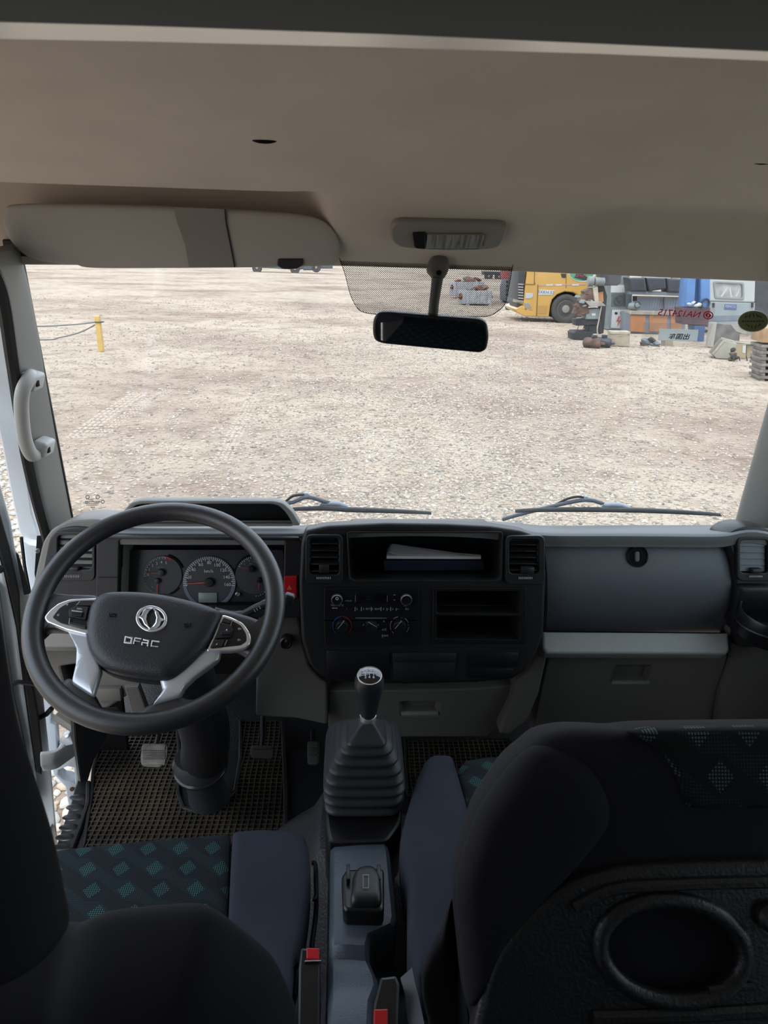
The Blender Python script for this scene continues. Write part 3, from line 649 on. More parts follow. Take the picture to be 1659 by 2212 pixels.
# centre fascia
fo = rnd([(650, 1172), (658, 1146), (705, 1136), (835, 1130), (965, 1132), (1063, 1137), (1128, 1147), (1165, 1160), (1176, 1190), (1180, 1250), (1175, 1364), (1160, 1410), (1134, 1452), (1106, 1468), (1031, 1475), (868, 1479), (740, 1474), (692, 1462), (668, 1436), (651, 1380), (646, 1264)], 8, 3)
dinT, dinB = rnd([(943, 1276), (1122, 1276), (1121, 1324), (943, 1323)], 4), rnd([(943, 1329), (1121, 1330), (1120, 1380), (943, 1378)], 4)
cub = rnd([(752, 1151), (1083, 1151), (1079, 1248), (1070, 1252), (765, 1252), (757, 1246)], 8)
fas = plate('centre_fascia', fo, PLF, .05, blk, dash, bev=.007, bres=3, holes=[cub, dinT, dinB, rect(672, 1164, 730, 1237, 8), rect(1102, 1167, 1161, 1235, 8)])
recess('cubby', cub, off(PLF, -.003), .16, blk2, fas, .97)
plate('cubby_rim', rnd([(748, 1147), (1087, 1147), (1084, 1250), (1074, 1257), (762, 1257), (753, 1250)], 9), PLF, .006, blk, fas, lift=.004, bev=.0015, holes=[cub])
for q in (dinT, dinB): recess('slot', q, off(PLF, -.003), .11, voidm, fas)
plate('slot_frame', rnd([(935, 1268), (1136, 1268), (1134, 1389), (933, 1388)], 4), PLF, .008, blk2, fas, lift=.005, bev=.0015, holes=[dinT, dinB])
# radio with heater controls
rad = plate('radio', rnd([(701, 1268), (904, 1268), (904, 1338), (700, 1338)], 2), PLF, .01, blk2, dash, lift=.006, bev=.001)
cli = plate('heater_panel', rnd([(700, 1340), (904, 1340), (903, 1390), (702, 1391)], 2), PLF, .01, blk2, dash, lift=.0055, bev=.001)
RF = off(PLF, .0065)
def knob(par, px, py, rpx, h, ring=True, name='knob'):
    p = U(px, py, pl=RF); r = rpx*mpp(p); n = PLF[1]
    b = MB(); b.lathe([(r, -.002), (r*.97, h*.8), (r*.85, h), (.0001, h)], p, n, 28); k = build(name, b, blk2, par)
    if ring:
        b = MB(); b.lathe([(r*.80, h-.001), (r*.86, h+.0012), (r*1.0, h*.9), (r*1.03, h*.5), (r, h*.5)], p, n, 28); build('chrome_ring', b, steel, k)
    return k
k1 = knob(rad, 728, 1293, 12.5, .012); plate('power_mark', circ(728, 1293, 3.4, 3.4, 16), off(RF, .0125), .0006, wht, k1, holes=[circ(728, 1293, 2, 2, 16)]); knob(rad, 877, 1293, 12.5, .012)
def rt_(s, x, y, h=4, m=dimw, par=rad): ptext('lettering', s, x, y, off(RF, .0002), h, m, par)
rt_('VOL/MUTE', 728, 1307.5); rt_('SET', 876, 1307.5); rt_('EQ', 879, 1315.5); rt_('MP3-CP', 753, 1298, 3); rt_('1', 749, 1315.5); rt_('2', 771, 1315.5); rt_('3  RPT', 792, 1315.5); rt_('4  RDM', 812, 1315.5); rt_('5  ▮◂', 834, 1315.5); rt_('6  ▮▸', 854, 1315.5)
for x in (767, 780.5, 802, 823, 844): b = MB(); pbox(b, x-.8, 1311.5, x+.8, 1320, RF, .0012); build('key_joint', b, dimw, rad)
for x0, y0, x1, y1 in ((717.5, 1312.5, 729, 1314.3), (767.2, 1285, 768, 1300), (836, 1287, 836.8, 1300), (850, 1284.4, 854, 1285.6), (850, 1295.4, 854, 1296.6)): b = MB(); pbox(b, x0, y0, x1, y1, RF, .0012); build('key_mark', b, dimw, rad)
b = MB(); pbox(b, 768, 1281, 836, 1302, RF, .0015); build('radio_display', b, mat('dark glass', (.006, .006, .008), .12), rad, bev=.0006)
blue = mat('blue print', (.03, .06, .30), .5); dred = mat('dark red print', (.30, .012, .015), .5)
def arc(par, cx, cy, r0, r1, a0, a1, m):
    n = 12; P = [(cx+r1*math.cos(math.radians(lerp(a0, a1, i/n))), cy-r1*math.sin(math.radians(lerp(a0, a1, i/n)))) for i in range(n+1)]+[(cx+r0*math.cos(math.radians(lerp(a1, a0, i/n))), cy-r0*math.sin(math.radians(lerp(a1, a0, i/n)))) for i in range(n+1)]
    plate('dial_mark', P, RF, .0006, m, par, lift=.0007)
for cx, a, pt in ((739, 50, 0), (803, -30, 1), (863, 50, 2)):
    k = knob(cli, cx, 1352, 14 if pt != 1 else 13, .012, False, 'heater_knob')
    for sgn in (-1, 1):
        u = math.radians(a); du, dv = math.cos(u), -math.sin(u); c = (cx+sgn*3.2*dv, 1352-sgn*3.2*du)
        P = [(c[0]-du*11-dv*.6, c[1]-dv*11+du*.6), (c[0]+du*11-dv*.6, c[1]+dv*11+du*.6), (c[0]+du*11+dv*.6, c[1]+dv*11-du*.6), (c[0]-du*11+dv*.6, c[1]-dv*11-du*.6)]
        plate('pointer_edge', P, off(RF, .013), .003, blk if sgn < 0 else dimw, k)
arc(cli, 739, 1352, 19.4, 21, 95, 228, blue); arc(cli, 739, 1352, 19.4, 21, -48, 85, dred)
for a0, a1 in ((100, 130), (148, 205), (215, 232), (20, 55), (-40, -5)): arc(cli, 863, 1352, 19.4, 20.6, a0, a1, dimw)
for s, x, y in (('0', 785, 1350), ('1', 792, 1344), ('2', 801, 1342), ('3', 810, 1344), ('4', 817, 1350), ('≋', 829, 1342), ('A/C', 830, 1360), ('⌐', 846, 1342), ('⌐', 868, 1334), ('⌐', 882, 1350), ('REAR', 832, 1373)): ptext('lettering', s, x, y, off(RF, .0002), 4.2, dimw, cli)
b = MB(); pbox(b, 768, 1334.5, 835, 1335.6, RF, .001); pbox(b, 825, 1371, 826, 1377, RF, .001); build('panel_line', b, dimw, cli)
# ashtray and blanks below
b = MB(); pbox(b, 848, 1408, 984, 1428, PLF, .009); pbox(b, 850, 1428, 982, 1470, PLF, .003); ash = build('ashtray_lid', b, blk, dash, bev=.0025)
for x0, y0, x1, y1 in ((706, 1404, 840, 1466), (1012, 1408, 1118, 1440), (1012, 1443, 1108, 1464)):
    b = MB(); pbox(b, x0, y0, x1, y1, PLF, .003); build('blank_panel', b, blk2, dash, bev=.0012)
# black upper glove box lid with round lock
gl = rnd([(1168, 1158), (1563, 1161), (1576, 1190), (1585, 1230), (1588, 1284), (1583, 1337), (1573, 1364), (1179, 1362), (1183, 1250), (1178, 1190)], 5, 3)
lidm = mat('honeycomb lid plastic with sheen', (.088, .096, .118), .46, spec=.7, bump=(700, .5, .0008))  # black lid; its bluish sheen is put into the base colour
rows = []
for py, y, xa, xb in ((1157, 1.475, 1167, 1562), (1159, 1.462, 1168, 1565), (1172, 1.448, 1173, 1570), (1195, 1.436, 1178, 1577), (1225, 1.424, 1181, 1584), (1255, 1.417, 1183, 1587), (1285, 1.414, 1183, 1588), (1312, 1.416, 1182, 1586), (1337, 1.432, 1181, 1583), (1355, 1.448, 1180, 1577), (1363, 1.458, 1179, 1572), (1366, 1.475, 1179, 1570)):
    xa -= 10; rows.append([U(lerp(xa, xb, t), py+2*t, y=y+(.012 if k in (0, 8) else 0)) for k, t in enumerate((0, .012, .1, .3, .5, .7, .9, .988, 1))])
b = MB(); b.sheet(rows, (0, .02, 0)); glv = build('upper_glove_lid', b, lidm, dash, sub=1, ang=60)
LKP = lean(1.432, U(1377, 1202, y=1.432).z, 18)
p = U(1377, 1202, pl=LKP); r = 21*mpp(p); b = MB(); b.lathe([(r*1.12, -.006), (r*1.12, .003), (r*1.04, .0055), (r*.97, .004), (r*.95, .001), (.0001, .001)], p, LKP[1], 36); build('lock_rim', b, blk, glv)
b = MB(); b.lathe([(r*.95, .0005), (r*.95, .0018), (.0001, .0018)], p, LKP[1], 32); build('lock_shade_disc', b, voidm, glv)  # flat black disc stands in for the shade inside the lock recess
plate('lock_latch', rnd([(1372, 1191), (1382, 1191), (1382, 1214), (1372, 1214)], 5), off(LKP, .006), .006, mat('slate slat plastic', (.10, .11, .13), .4), glv, bev=.002)
# lower grey dash: ledge, lower glove box, drawer, knee panels
led = rnd([(1172, 1364), (1574, 1367), (1576, 1405), (1570, 1413), (1182, 1411), (1172, 1400)], 4, 3)
plate('ledge', led, lean(1.400, 1.55, 48), .04, mat('lightened ledge plastic', (.27, .275, .27), .5, bump=(500, .3, .0008)), dash, bev=.006, bres=3)  # same grey dash plastic, lightened in colour to look lit from above
plate('side_return', rnd([(1576, 1366), (1590, 1340), (1820, 1360), (1850, 1700), (1540, 1700), (1556, 1500), (1580, 1420)], 8), lean(1.42, 1.53, -4), .05, dgrey, dash, bev=.006)
gb_ = plate('lower_glove_box', rnd([(1186, 1414), (1572, 1415), (1552, 1500), (1530, 1590), (1148, 1590), (1166, 1500)], 4), PLL, .04, dgrey, dash, bev=.004, bres=2, holes=[rnd([(1330, 1438), (1409, 1438), (1400, 1472), (1318, 1474)], 5)])
recess('handle_recess', rnd([(1328, 1437), (1410, 1437), (1401, 1473), (1317, 1475)], 5), off(PLL, -.002), .022, dgrey, gb_, .86)
b = MB(); pbox(b, 1320, 1468, 1400, 1474, off(PLL, -.006), .010); build('handle_lip', b, grey, gb_, bev=.003)
dr = plate('drawer', rnd([(710, 1484), (868, 1484), (1031, 1480), (1110, 1472), (1106, 1500), (1080, 1560), (1050, 1585), (720, 1585), (709, 1566)], 4), PLL, .04, dgrey, dash, bev=.005, bres=2, holes=[rnd([(864, 1509), (948, 1509), (946, 1538), (866, 1538)], 5)], lift=.012)
recess('handle_recess', rnd([(862, 1508), (950, 1508), (947, 1539), (864, 1539)], 5), off(PLL, .010), .02, dgrey, dr, .88)
b = MB(); pbox(b, 866, 1534, 946, 1541, off(PLL, .006), .010); build('handle_lip', b, grey, dr, bev=.003)
plate('surround', rnd([(640, 1300), (652, 1380), (668, 1440), (692, 1466), (706, 1474), (706, 1566), (640, 1552), (552, 1548), (556, 1340)], 6), lean(1.43, 1.6, 4), .05, dgrey, dash, bev=.005)
plate('surround', rnd([(1180, 1366), (1184, 1412), (1164, 1500), (1140, 1556), (1100, 1588), (1078, 1585), (1104, 1520), (1113, 1472), (1140, 1452), (1162, 1412)], 5), lean(1.415, 1.55, 2), .05, dgrey, dash, bev=.006)
b = MB(); p = U(618, 1388, y=1.40); b.lathe([(.014, -.03), (.014, .004), (.011, .006), (.009, .002), (.0001, .002)], p, (0, -.97, .2), 22); lg = build('lighter_socket', b, blk2, dash); ptext('lettering', '⌂', 618, 1384, lean(1.392, 1.6, 10), 5, dimw, lg)
# lower left knee panel seen through the wheel
kp = plate('knee_panel', rnd([(50, 1330), (270, 1330), (300, 1480), (280, 1500), (210, 1545), (120, 1540), (95, 1480), (60, 1400)], 8), lean(1.45, 1.6, 4), .05, dgrey, dash, bev=.006, holes=[rnd([(131, 1440), (172, 1434), (170, 1484), (142, 1482)], 3)])
recess('pocket', rnd([(130, 1439), (173, 1433), (171, 1485), (141, 1483)], 3), lean(1.452, 1.6, 4), .06, voidm, kp)
b = MB(); pbox(b, 88, 1365, 175, 1400, lean(1.45, 1.6, 4), .02); build('knee_lip', b, grey, kp, bev=.008)
b = MB(); b.tube([U(*q, y=1.40) for q in ((120, 1545), (165, 1575), (215, 1565), (250, 1540))], .012, 8); build('lower_edge', b, grey, kp)
b = MB(); pbox(b, 210, 1478, 268, 1505, lean(1.44, 1.5, 0), .02); build('fuse_cover', b, dgrey, kp, bev=.004)
plate('column_bracket', [(268, 1484), (298, 1484), (318, 1538), (284, 1542)], lean(1.36, 1.5, -10), .02, dgrey, dash, bev=.003)

# things lying in the cubby
CY = 1.45
def lying(name, prof, y0, dy, m, label, cat, parts=None):
    b = MB(); b.prism([U(*p, y=y0) for p in prof], (0, dy, 0)); return tag(build(name, b, m, bev=.0008, seg=1), label, cat)
fo_ = lying('folder', [(829, 1212), (1045, 1212), (1046, 1232), (830, 1233)], CY-.008, .09, navy, 'dark blue folder lying flat at the bottom of the dashboard cubby', 'folder')
nb = thing('notebook', U(937, 1210, y=CY), 'closed notebook with pale page edges lying on the blue folder', 'notebook')
npoly = [(835, 1201), (1039, 1202), (1038, 1198), (985, 1194), (900, 1182), (846, 1174), (836, 1186)]
zn = U(937, 1201, y=CY-.004).z
b = MB(); b.prism([U(x, y, z=zn-.0005) for x, y in npoly], (0, 0, -.0065)); build('page_block', b, paper, nb)
b = MB(); b.prism([U(x, y+(.6 if y > 1200 else 0), z=zn-.007) for x, y in npoly], (0, 0, -.002)); build('cover', b, mat('grey card', (.30, .30, .31), .7), nb)
b = MB(); b.sheet([[U(x, y, z=zn+.0006)+V((0, 0, c)) for x, y, c in r] for r in ([(836, 1199.5, .0), (936, 1200, 0), (1030, 1200.5, 0)], [(836, 1192, .001), (900, 1192, .0), (985, 1196, 0)], [(838, 1184, .003), (880, 1186, .001), (940, 1192, 0)], [(843, 1176, .006), (872, 1180, .002), (900, 1185, 0)])], (0, 0, .0004)); tag(build('paper_sheet', b, paper, sub=1), 'loose white paper sheet with a curled corner resting on the notebook', 'paper')

# ================================================================== STEERING WHEEL AND COLUMN
TL = math.radians(35); WC = V((-.326, 1.10, 1.772)); WN = V((0, -math.sin(TL), math.cos(TL))); WX = V((1, 0, 0)); WY = V((0, math.cos(TL), math.sin(TL)))
WP = (WC, WN)
sw = thing('steering_wheel', WC, 'large black four spoke steering wheel with silver lower spokes in front of the driver seat', 'steering wheel')
b = MB(); b.tube([WC+WX*(  .2010*math.cos(a))+WY*(.2010*math.sin(a)) for a in [i*2*math.pi/72 for i in range(72)]], .0172, 16, closed=True); rim = build('rim', b, rimm, sw)
wl_p = [(56, 1352), (70, 1310), (106, 1282), (118, 1283), (150, 1286), (215, 1287), (215, 1380), (186, 1378), (150, 1368), (110, 1366), (92, 1372), (74, 1396)]
wr_p = [(470, 1318), (500, 1323), (540, 1334), (562, 1343), (578, 1340), (600, 1310), (606, 1340), (596, 1390), (575, 1428), (552, 1436), (530, 1420), (505, 1408), (440, 1412), (440, 1340)]
for q in (wl_p, wr_p): build('spoke', pillow([U(*p, pl=off(WP, -.012)) for p in rnd(q, 10, 3)], WN, .016, .014, 4), rimm, sw, sub=1, ang=80)
lo_l = [(150, 1464), (206, 1500), (222, 1530), (250, 1556), (200, 1566), (150, 1545), (112, 1500), (128, 1478)]; lo_r = [(324, 1522), (386, 1503), (408, 1512), (450, 1512), (430, 1540), (350, 1572), (290, 1580), (280, 1556)]
for q in (lo_l, lo_r): build('rim_root', pillow([U(*p, pl=off(WP, -.010)) for p in rnd(q, 8, 3)], WN, .012, .012, 4), rimm, sw, sub=1, ang=80)
sp_l = [(142, 1356), (200, 1360), (206, 1400), (214, 1430), (222, 1452), (204, 1509), (156, 1479), (165, 1440), (167, 1405), (158, 1384)]
sp_r = [(420, 1400), (480, 1403), (476, 1426), (455, 1442), (422, 1466), (398, 1490), (388, 1509), (329, 1526), (352, 1494), (345, 1470), (400, 1430)]
for q in (sp_l, sp_r): build('silver_spoke', pillow([U(*p, pl=off(WP, -.002)) for p in rnd(q, 5, 3)], WN, .010, .012, 4, .25), silver, sw, sub=1, ang=60)
hub = spl([(220, 1287), (246, 1282), (300, 1282), (360, 1289), (426, 1304), (472, 1320), (480, 1334), (460, 1380), (428, 1421), (390, 1456), (365, 1470), (342, 1470), (281, 1463), (238, 1452), (209, 1432), (192, 1405), (186, 1370), (191, 1330), (200, 1304)], 3, True)
build('hub_base', pillow([U(p.x, p.y+6, pl=off(WP, -.008)) for p in hub], WN, .012, .045, 5), blkm, sw, sub=1, ang=80)
hc = build('airbag_cover', pillow([U(p.x, p.y, pl=off(WP, .006)) for p in hub], WN, .022, .01, 6, .30), hubm, sw, sub=1, ang=80)
HP = off(WP, .0275)
EC = (327, 1336)
def el(r0, k=1.0): return circ(EC[0], EC[1], 34*r0, 28.5*r0*k, 40, math.radians(8))
em = plate('emblem', el(1.0), off(HP, .001), .004, chrome, sw, holes=[el(.80)], bev=.0012, bres=2)
plate('emblem_base', el(1.16), off(HP, -.003), .004, blk2, em, bev=.001)
def ew(u, w): c, s = math.cos(.14), math.sin(.14); x, y = u*33, w*28; return (EC[0]+x*c-y*s, EC[1]+x*s+y*c)
sw1 = [(-.82, .05), (-.62, -.12), (-.56, -.45), (-.38, -.70), (.0, -.80), (-.2, -.60), (-.34, -.28), (-.36, .12), (-.2, .55), (.0, .80), (-.36, .52), (-.58, .14), (-.70, .06)]
for sg in (1, -1):
    plate('emblem_wing', [ew(sg*x, sg*y) for x, y in sw1], off(HP, .001), .0035, silver, em, bev=.0008)
    b = MB(); b.tube([U(*ew(sg*x, sg*y), pl=off(HP, .0018)) for x, y in sw1], .0011, 5, closed=True); build('wing_edge', b, chrome, em)
fr = frame(HP); p = U(306, 1385, pl=HP); c, s = math.cos(-.15), math.sin(-.15)
ltr = plate('emblem_letters', [(270, 1373.5), (287.5, 1376), (285, 1391), (267, 1388.5)], off(HP, .0005), .0025, chrome, sw, bev=.0006, holes=[[(273, 1377.5), (283, 1379), (281.5, 1387), (271.5, 1385.5)]])
for q in ([(291, 1376.5), (306, 1379), (305, 1381.5), (293, 1379.5), (292, 1383), (303, 1384.5), (302.5, 1386.5), (291, 1385), (290, 1391), (287, 1390.5)],
          [(309, 1380), (323, 1382), (320, 1396), (317, 1395.5), (318, 1390), (309, 1389), (308, 1394), (305, 1393.5), (306, 1386.5), (318.5, 1388), (319, 1384.5), (308.5, 1382.8)],
          [(328, 1383), (345, 1385), (344, 1388), (330, 1386), (328, 1394), (342, 1396), (341, 1398), (325, 1396)]): plate('letter', q, off(HP, .0005), .0025, chrome, ltr, bev=.0006)
for cx, cy, k in ((243, 1328, 1), (405, 1350, -1)):
    b = MB(); b.tube([U(cx+k*x, cy+y, pl=off(WP, .0275)) for x, y in ((-7, -4), (-6, 4), (-2, 2), (5, 4), (8, -2), (-2, -2))], .0009, 5); build('horn_mark', b, voidm, sw)
def pod(name, outer, inner, side_):
    o = plate(name, rnd(outer, 7, 3), off(WP, .012), .012, chrome, sw, bev=.0025, bres=2); t = plate('button_field', rnd(inner, 5, 3), off(WP, .0128), .012, blk2, o, bev=.001); return o
BP = off(WP, .0135)
pl_ = pod('switch_pod', [(214, 1291), (152, 1293), (126, 1302), (108, 1316), (94, 1333), (100, 1344), (140, 1360), (190, 1372), (196, 1330)], [(208, 1296), (170, 1297), (150, 1300), (128, 1313), (112, 1334), (130, 1346), (186, 1361), (196, 1330)], 0)
pr_ = pod('switch_pod', [(480, 1326), (501, 1333), (526, 1346), (540, 1367), (543, 1386), (532, 1400), (502, 1406), (444, 1407), (458, 1380)], [(482, 1333), (500, 1339), (520, 1350), (532, 1369), (533, 1385), (520, 1394), (452, 1401), (462, 1380)], 0)
def btn(par, poly, m=blk, lift=.003): return plate('button', rnd(poly, 2, 2), BP, .006, m, par, lift=lift, bev=.0008)
btn(pl_, [(150, 1318), (164, 1311), (192, 1312), (186, 1340), (150, 1333)]); btn(pl_, [(172, 1299), (205, 1298), (200, 1310), (166, 1309)]); btn(pl_, [(152, 1345), (186, 1353), (186, 1359), (150, 1350)])
r_ = btn(pl_, [(156, 1322), (180, 1325), (179, 1336), (155, 1332)], blk2, .006); btn(pl_, [(157, 1321), (181, 1324), (181, 1327), (157, 1324)], steel, .0065)
btn(pr_, [(476, 1346), (500, 1352), (504, 1362), (498, 1378), (466, 1380)]); btn(pr_, [(484, 1335), (500, 1341), (497, 1349), (480, 1344)]); btn(pr_, [(462, 1384), (486, 1383), (480, 1397), (456, 1399)])
btn(pr_, [(478, 1366), (499, 1367), (497, 1374), (478, 1374)], blk2, .006)
def bt(s, x, y, par, h=4): ptext('lettering', s, x, y, off(BP, .0035), h, wht, par, rot=-.12)
bt('M', 145, 1307, pl_, 3.4); bt('C', 126, 1329, pl_, 4.6); bt('INFO', 172, 1316, pl_, 3.4); bt('▲', 490, 1361, pr_, 3.4); bt('□+', 518, 1359, pr_, 3.6); bt('□−', 517, 1383, pr_, 3.6); bt('♫', 468, 1392, pr_, 4)
for par, q in ((pl_, [(165, 1309), (173, 1300), (174.5, 1301), (166.5, 1310)]), (pl_, [(149, 1349), (151, 1337), (153, 1337), (151, 1350)]), (pr_, [(498, 1353), (501, 1341), (502.5, 1341.5), (499.5, 1354)]), (pr_, [(485, 1395), (490, 1384), (492, 1384), (487, 1396)])): plate('silver_bar', q, BP, .002, steel, par, lift=.0032)

col_ = thing('steering_column', V((-.33, 1.6, 1.0)), 'black steering column with wiper stalk running from the wheel down to the floor mat', 'steering column')
cpts = [WC-WN*.035, WC-WN*.12, U(440, 1565, y=1.33), U(440, 1640, y=1.42)]
b = MB(); b.tube(spl(cpts, 5), [.045]*6+[.055]*10, 18); build('shroud', b, blk, col_)
b = MB(); q0, q1 = U(432, 1648, y=1.42), U(452, 1722, z=1.02); b.tube([q0+V((0, 0, .02)), q0, q0.lerp(q1, .1), q0.lerp(q1, .15), q0.lerp(q1, .6), q1], [.058, .062, .062, .050, .046, .052], 20); build('column_boot', b, rubber, col_)
ax = (q1-q0).normalized(); b = MB(); b.lathe([(.060, -.004), (.0655, 0), (.066, .007), (.060, .011)], q0+ax*.002, ax, 28); build('boot_band', b, mat('glossy black plastic', (.02, .02, .023), .2), col_)
st = [U(462, 1322, y=1.19), U(500, 1331, y=1.19), U(525, 1328, y=1.185), U(556, 1312, y=1.18), U(590, 1300, y=1.18), U(612, 1296, y=1.18)]
b = MB(); b.tube(spl(st, 4), [.010]*8+[.008]*6+[.0095]*7, 12); sk = build('wiper_stalk', b, blk, col_)
b = MB(); e_ = U(624, 1294, y=1.18); b.box(e_, (.020, .018, .022), Matrix.Rotation(.3, 3, 'Y')); build('stalk_head', b, blk, sk, bev=.005, seg=3)
SP_ = (U(555, 1318, y=1.168), V((.1, -.8, .6)).normalized()); ptext('lettering', '⌇ 1 2', 556, 1316, SP_, 6, wht, sk, rot=.5)
b = MB(); b.tube(spl([WC-WN*.05+V((-.03, 0, 0)), U(215, 1330, y=1.19), U(180, 1322, y=1.19)], 4), .009, 10); build('light_stalk', b, blk, col_)

# ================================================================== GEAR LEVER AND CONSOLE
con = thing('centre_console', U(780, 2000, z=1.0), 'slate grey tunnel console between the two seats with textured top', 'console')
ZC = 1.405
def sec(l, r, z): a, c = U(*l, z=z), U(*r, z=z); return [a+V((-.004, 0, -.09)), a+V((0, 0, -.008)), a+V((.007, 0, 0)), a.lerp(c, .5)+V((0, 0, .001)), c+V((-.007, 0, 0)), c+V((0, 0, -.008)), c+V((.004, 0, -.09))]
R_ = [sec((714, 1826), (837, 1820), ZC-.03), sec((714, 1830), (838, 1823), ZC-.006), sec((713, 1842), (842, 1838), ZC), sec((712, 1985), (856, 1978), ZC), sec((711, 1998), (852, 1994), ZC), sec((711, 2019), (803, 2016), ZC), sec((711, 2040), (797, 2042), ZC-.001), sec((710, 2072), (800, 2076), ZC-.014), sec((709, 2104), (815, 2110), ZC-.014), sec((709, 2125), (818, 2126), ZC-.004), sec((708, 2160), (805, 2160), ZC), sec((705, 2290), (798, 2290), ZC)]
b = MB(); b.sheet(R_, (0, .0, -.006)); build('top_panel', b, tunnel, con, bev=.0015, seg=2, ang=50)
b = MB(); hp_ = [(-.25, 1.0), (-.19, 1.10), (-.125, 1.22), (-.10, 1.31), (.02, 1.31), (.05, 1.22), (.12, 1.10), (.20, 1.0)]
b.rings([[V((.025+(x+.025)*w, y, 1+(z-1)*k)) for x, z in hp_] for y, k, w in ((-.2, .9, .3), (.5, .9, .3), (.96, .9, .3), (1.06, .9, 1), (1.22, .85, 1), (1.36, .5, 1), (1.42, .1, 1))]); build('engine_hump', b, mat('grained engine cover vinyl', (.03, .031, .036), .4, bump=(160, .7, .003)), con, bev=.015, seg=2, ang=60)
bx = [[V((-.098, .985, z)), V((.022, .985, z)), V((.03, 1.23, z)), V((-.106, 1.23, z))] for z in (1.28, 1.405)]
fb = plate('gaiter_base', [U(*p, z=1.405) for p in rnd([(702, 1620), (868, 1620), (868, 1776), (838, 1818), (712, 1822), (703, 1776)], 14)], plane(0, 1.1, 1.405, (0, 0, 1)), .12, blk2, con, bev=.006, px=False)
asb = plate('accessory_box', rnd([(744, 1882), (748, 1876), (826, 1873), (830, 1880), (830, 1962), (822, 1969), (748, 1967), (741, 1960), (738, 1890)], 6), plane(0, .8, ZC+.03, (0, 0, 1)), .032, blk2, con, bev=.006, bres=3); asb['label'] = 'black plastic accessory box with domed lid'
build('domed_lid', pillow([U(p.x, p.y, z=ZC+.030) for p in spl([(760, 1922), (762, 1900), (772, 1883), (790, 1877), (808, 1880), (821, 1897), (824, 1922), (822, 1958), (790, 1961), (758, 1958)], 4, True)], (0, 0, 1), .016, .004, 5, .4), blk, asb, sub=1, ang=80)
for x in (752, 818): b = MB(); p = U(x, 1888, z=ZC+.035); b.box(p, (.006, .03, .012)); build('hinge_lug', b, blk, asb, bev=.002)
LP = plane(0, .8, ZC+.0468, (0, 0, 1)); plate('lid_mark', [(784, 1889), (797, 1889), (797, 1918), (784, 1918)], LP, .0004, dimw, asb, holes=[[(785, 1890), (796, 1890), (796, 1917.2), (785, 1917.2)]])

gear = thing('gear_lever', U(790, 1700, z=1.405), 'black gear lever with shift pattern knob and ribbed rubber gaiter on the console', 'gear lever')
AX = V((.0, -.24, .97)).normalized(); CO = U(795, 1550, y=1.065)
rg = []
def rrect(cx, cy, z, hx, hy, r):
    o = []
    for sx_, sy_, a0 in ((1, 1, 0), (-1, 1, 90), (-1, -1, 180), (1, -1, 270)):
        for i in range(5):
            a = math.radians(a0+i*22.5); o.append(V((cx+sx_*(hx-r)+r*math.cos(a), cy+sy_*(hy-r)+r*math.sin(a), z)))
    return o
GX0, GX1 = U(785, 1740, z=1.41).x, U(792, 1590, z=1.55).x
nst = 7; zt, zb = CO.z-.030, 1.408
hx_ = [.070, .0725, .0735, .071, .066, .058, .048, .036]; yf = [1.000, 1.001, 1.003, 1.006, 1.009, 1.012, 1.015, 1.018]; yb_ = [1.205, 1.205, 1.20, 1.185, 1.165, 1.14, 1.115, 1.09]
for i in range(nst):
    t0 = i/nst; z0 = lerp(zb, zt, t0); z1 = lerp(zb, zt, (i+1)/nst); cx = lerp(GX0, GX1, t0)
    for (z, d) in ((z0, -.005), (lerp(z0, z1, .18), .0015), (lerp(z0, z1, .55), .001), (lerp(z0, z1, .82), -.007), (z1-.0005, -.0125)):
        hy = (yb_[i]-yf[i])/2; rg.append(rrect(cx, (yb_[i]+yf[i])/2, z, hx_[i]+d, hy+d, min(.025, hy*.5)))
cx, cy = GX1, 1.054
for z, k in ((zt+.001, 1.0), (zt+.0045, .97), (CO.z-.006, .40), (CO.z-.004, .34)): rg.append(rrect(lerp(CO.x, cx, k), lerp(CO.y, cy, k), z, .036*k, .036*k, .010*k))
b = MB(); b.rings(rg); build('gaiter', b, rubber, gear, sub=1, ang=75)
b = MB(); b.cyl(CO-AX*.02, AX, .008, .04, 14); build('shaft', b, steel, gear)
b = MB(); b.lathe([(.0125, -.004), (.0145, -.003), (.0145, .008), (.0125, .009)], CO, AX, 28); build('chrome_collar', b, chrome, gear)
K0 = CO+AX*.009; b = MB(); KH = .098
b.lathe([(.0125, 0), (.015, .004), (.0175, .02), (.0195, .038), (.0225, .058), (.0250, .074), (.0252, .084), (.0235, .092), (.0215, .0965), (.0205, KH-.001), (.0001, KH-.001)], K0, AX, 36); kn = build('knob', b, mat('knob vinyl', (.022, .023, .027), .38, bump=(500, .2, .0006)), gear)
b = MB(); b.lathe([(.0205, KH-.003), (.0217, KH-.0015), (.0212, KH+.0005), (.0198, KH)], K0, AX, 36); build('knob_ring', b, steel, kn)
b = MB(); b.lathe([(.0200, KH-.004), (.0195, KH), (.014, KH+.0022), (.007, KH+.0032), (.0001, KH+.0035)], K0, AX, 32); kc = build('shift_plate', b, mat('gloss black cap', (.012, .012, .014), .08, coat=1), kn)
SPp = (K0+AX*(KH+.0036), AX)
for s, x, y in (('R', 780, 1448), ('1', 789, 1447), ('3', 797, 1446.5), ('5', 806, 1447.5), ('2', 789.5, 1463), ('4', 798, 1463), ('6', 807, 1463)): ptext('number', s, x, y, SPp, 7.2, wht, kn, lift=.0003)
b = MB()
for x0, y0, x1, y1 in ((780.5, 1453.8, 807.5, 1455), (780, 1451, 781.2, 1455), (788.6, 1450.5, 789.8, 1459), (797, 1450.5, 798.2, 1459), (806, 1450.5, 807.2, 1459)): pbox(b, x0, y0, x1, y1, SPp, .0004)
build('shift_gate', b, wht, kn, smooth=False)

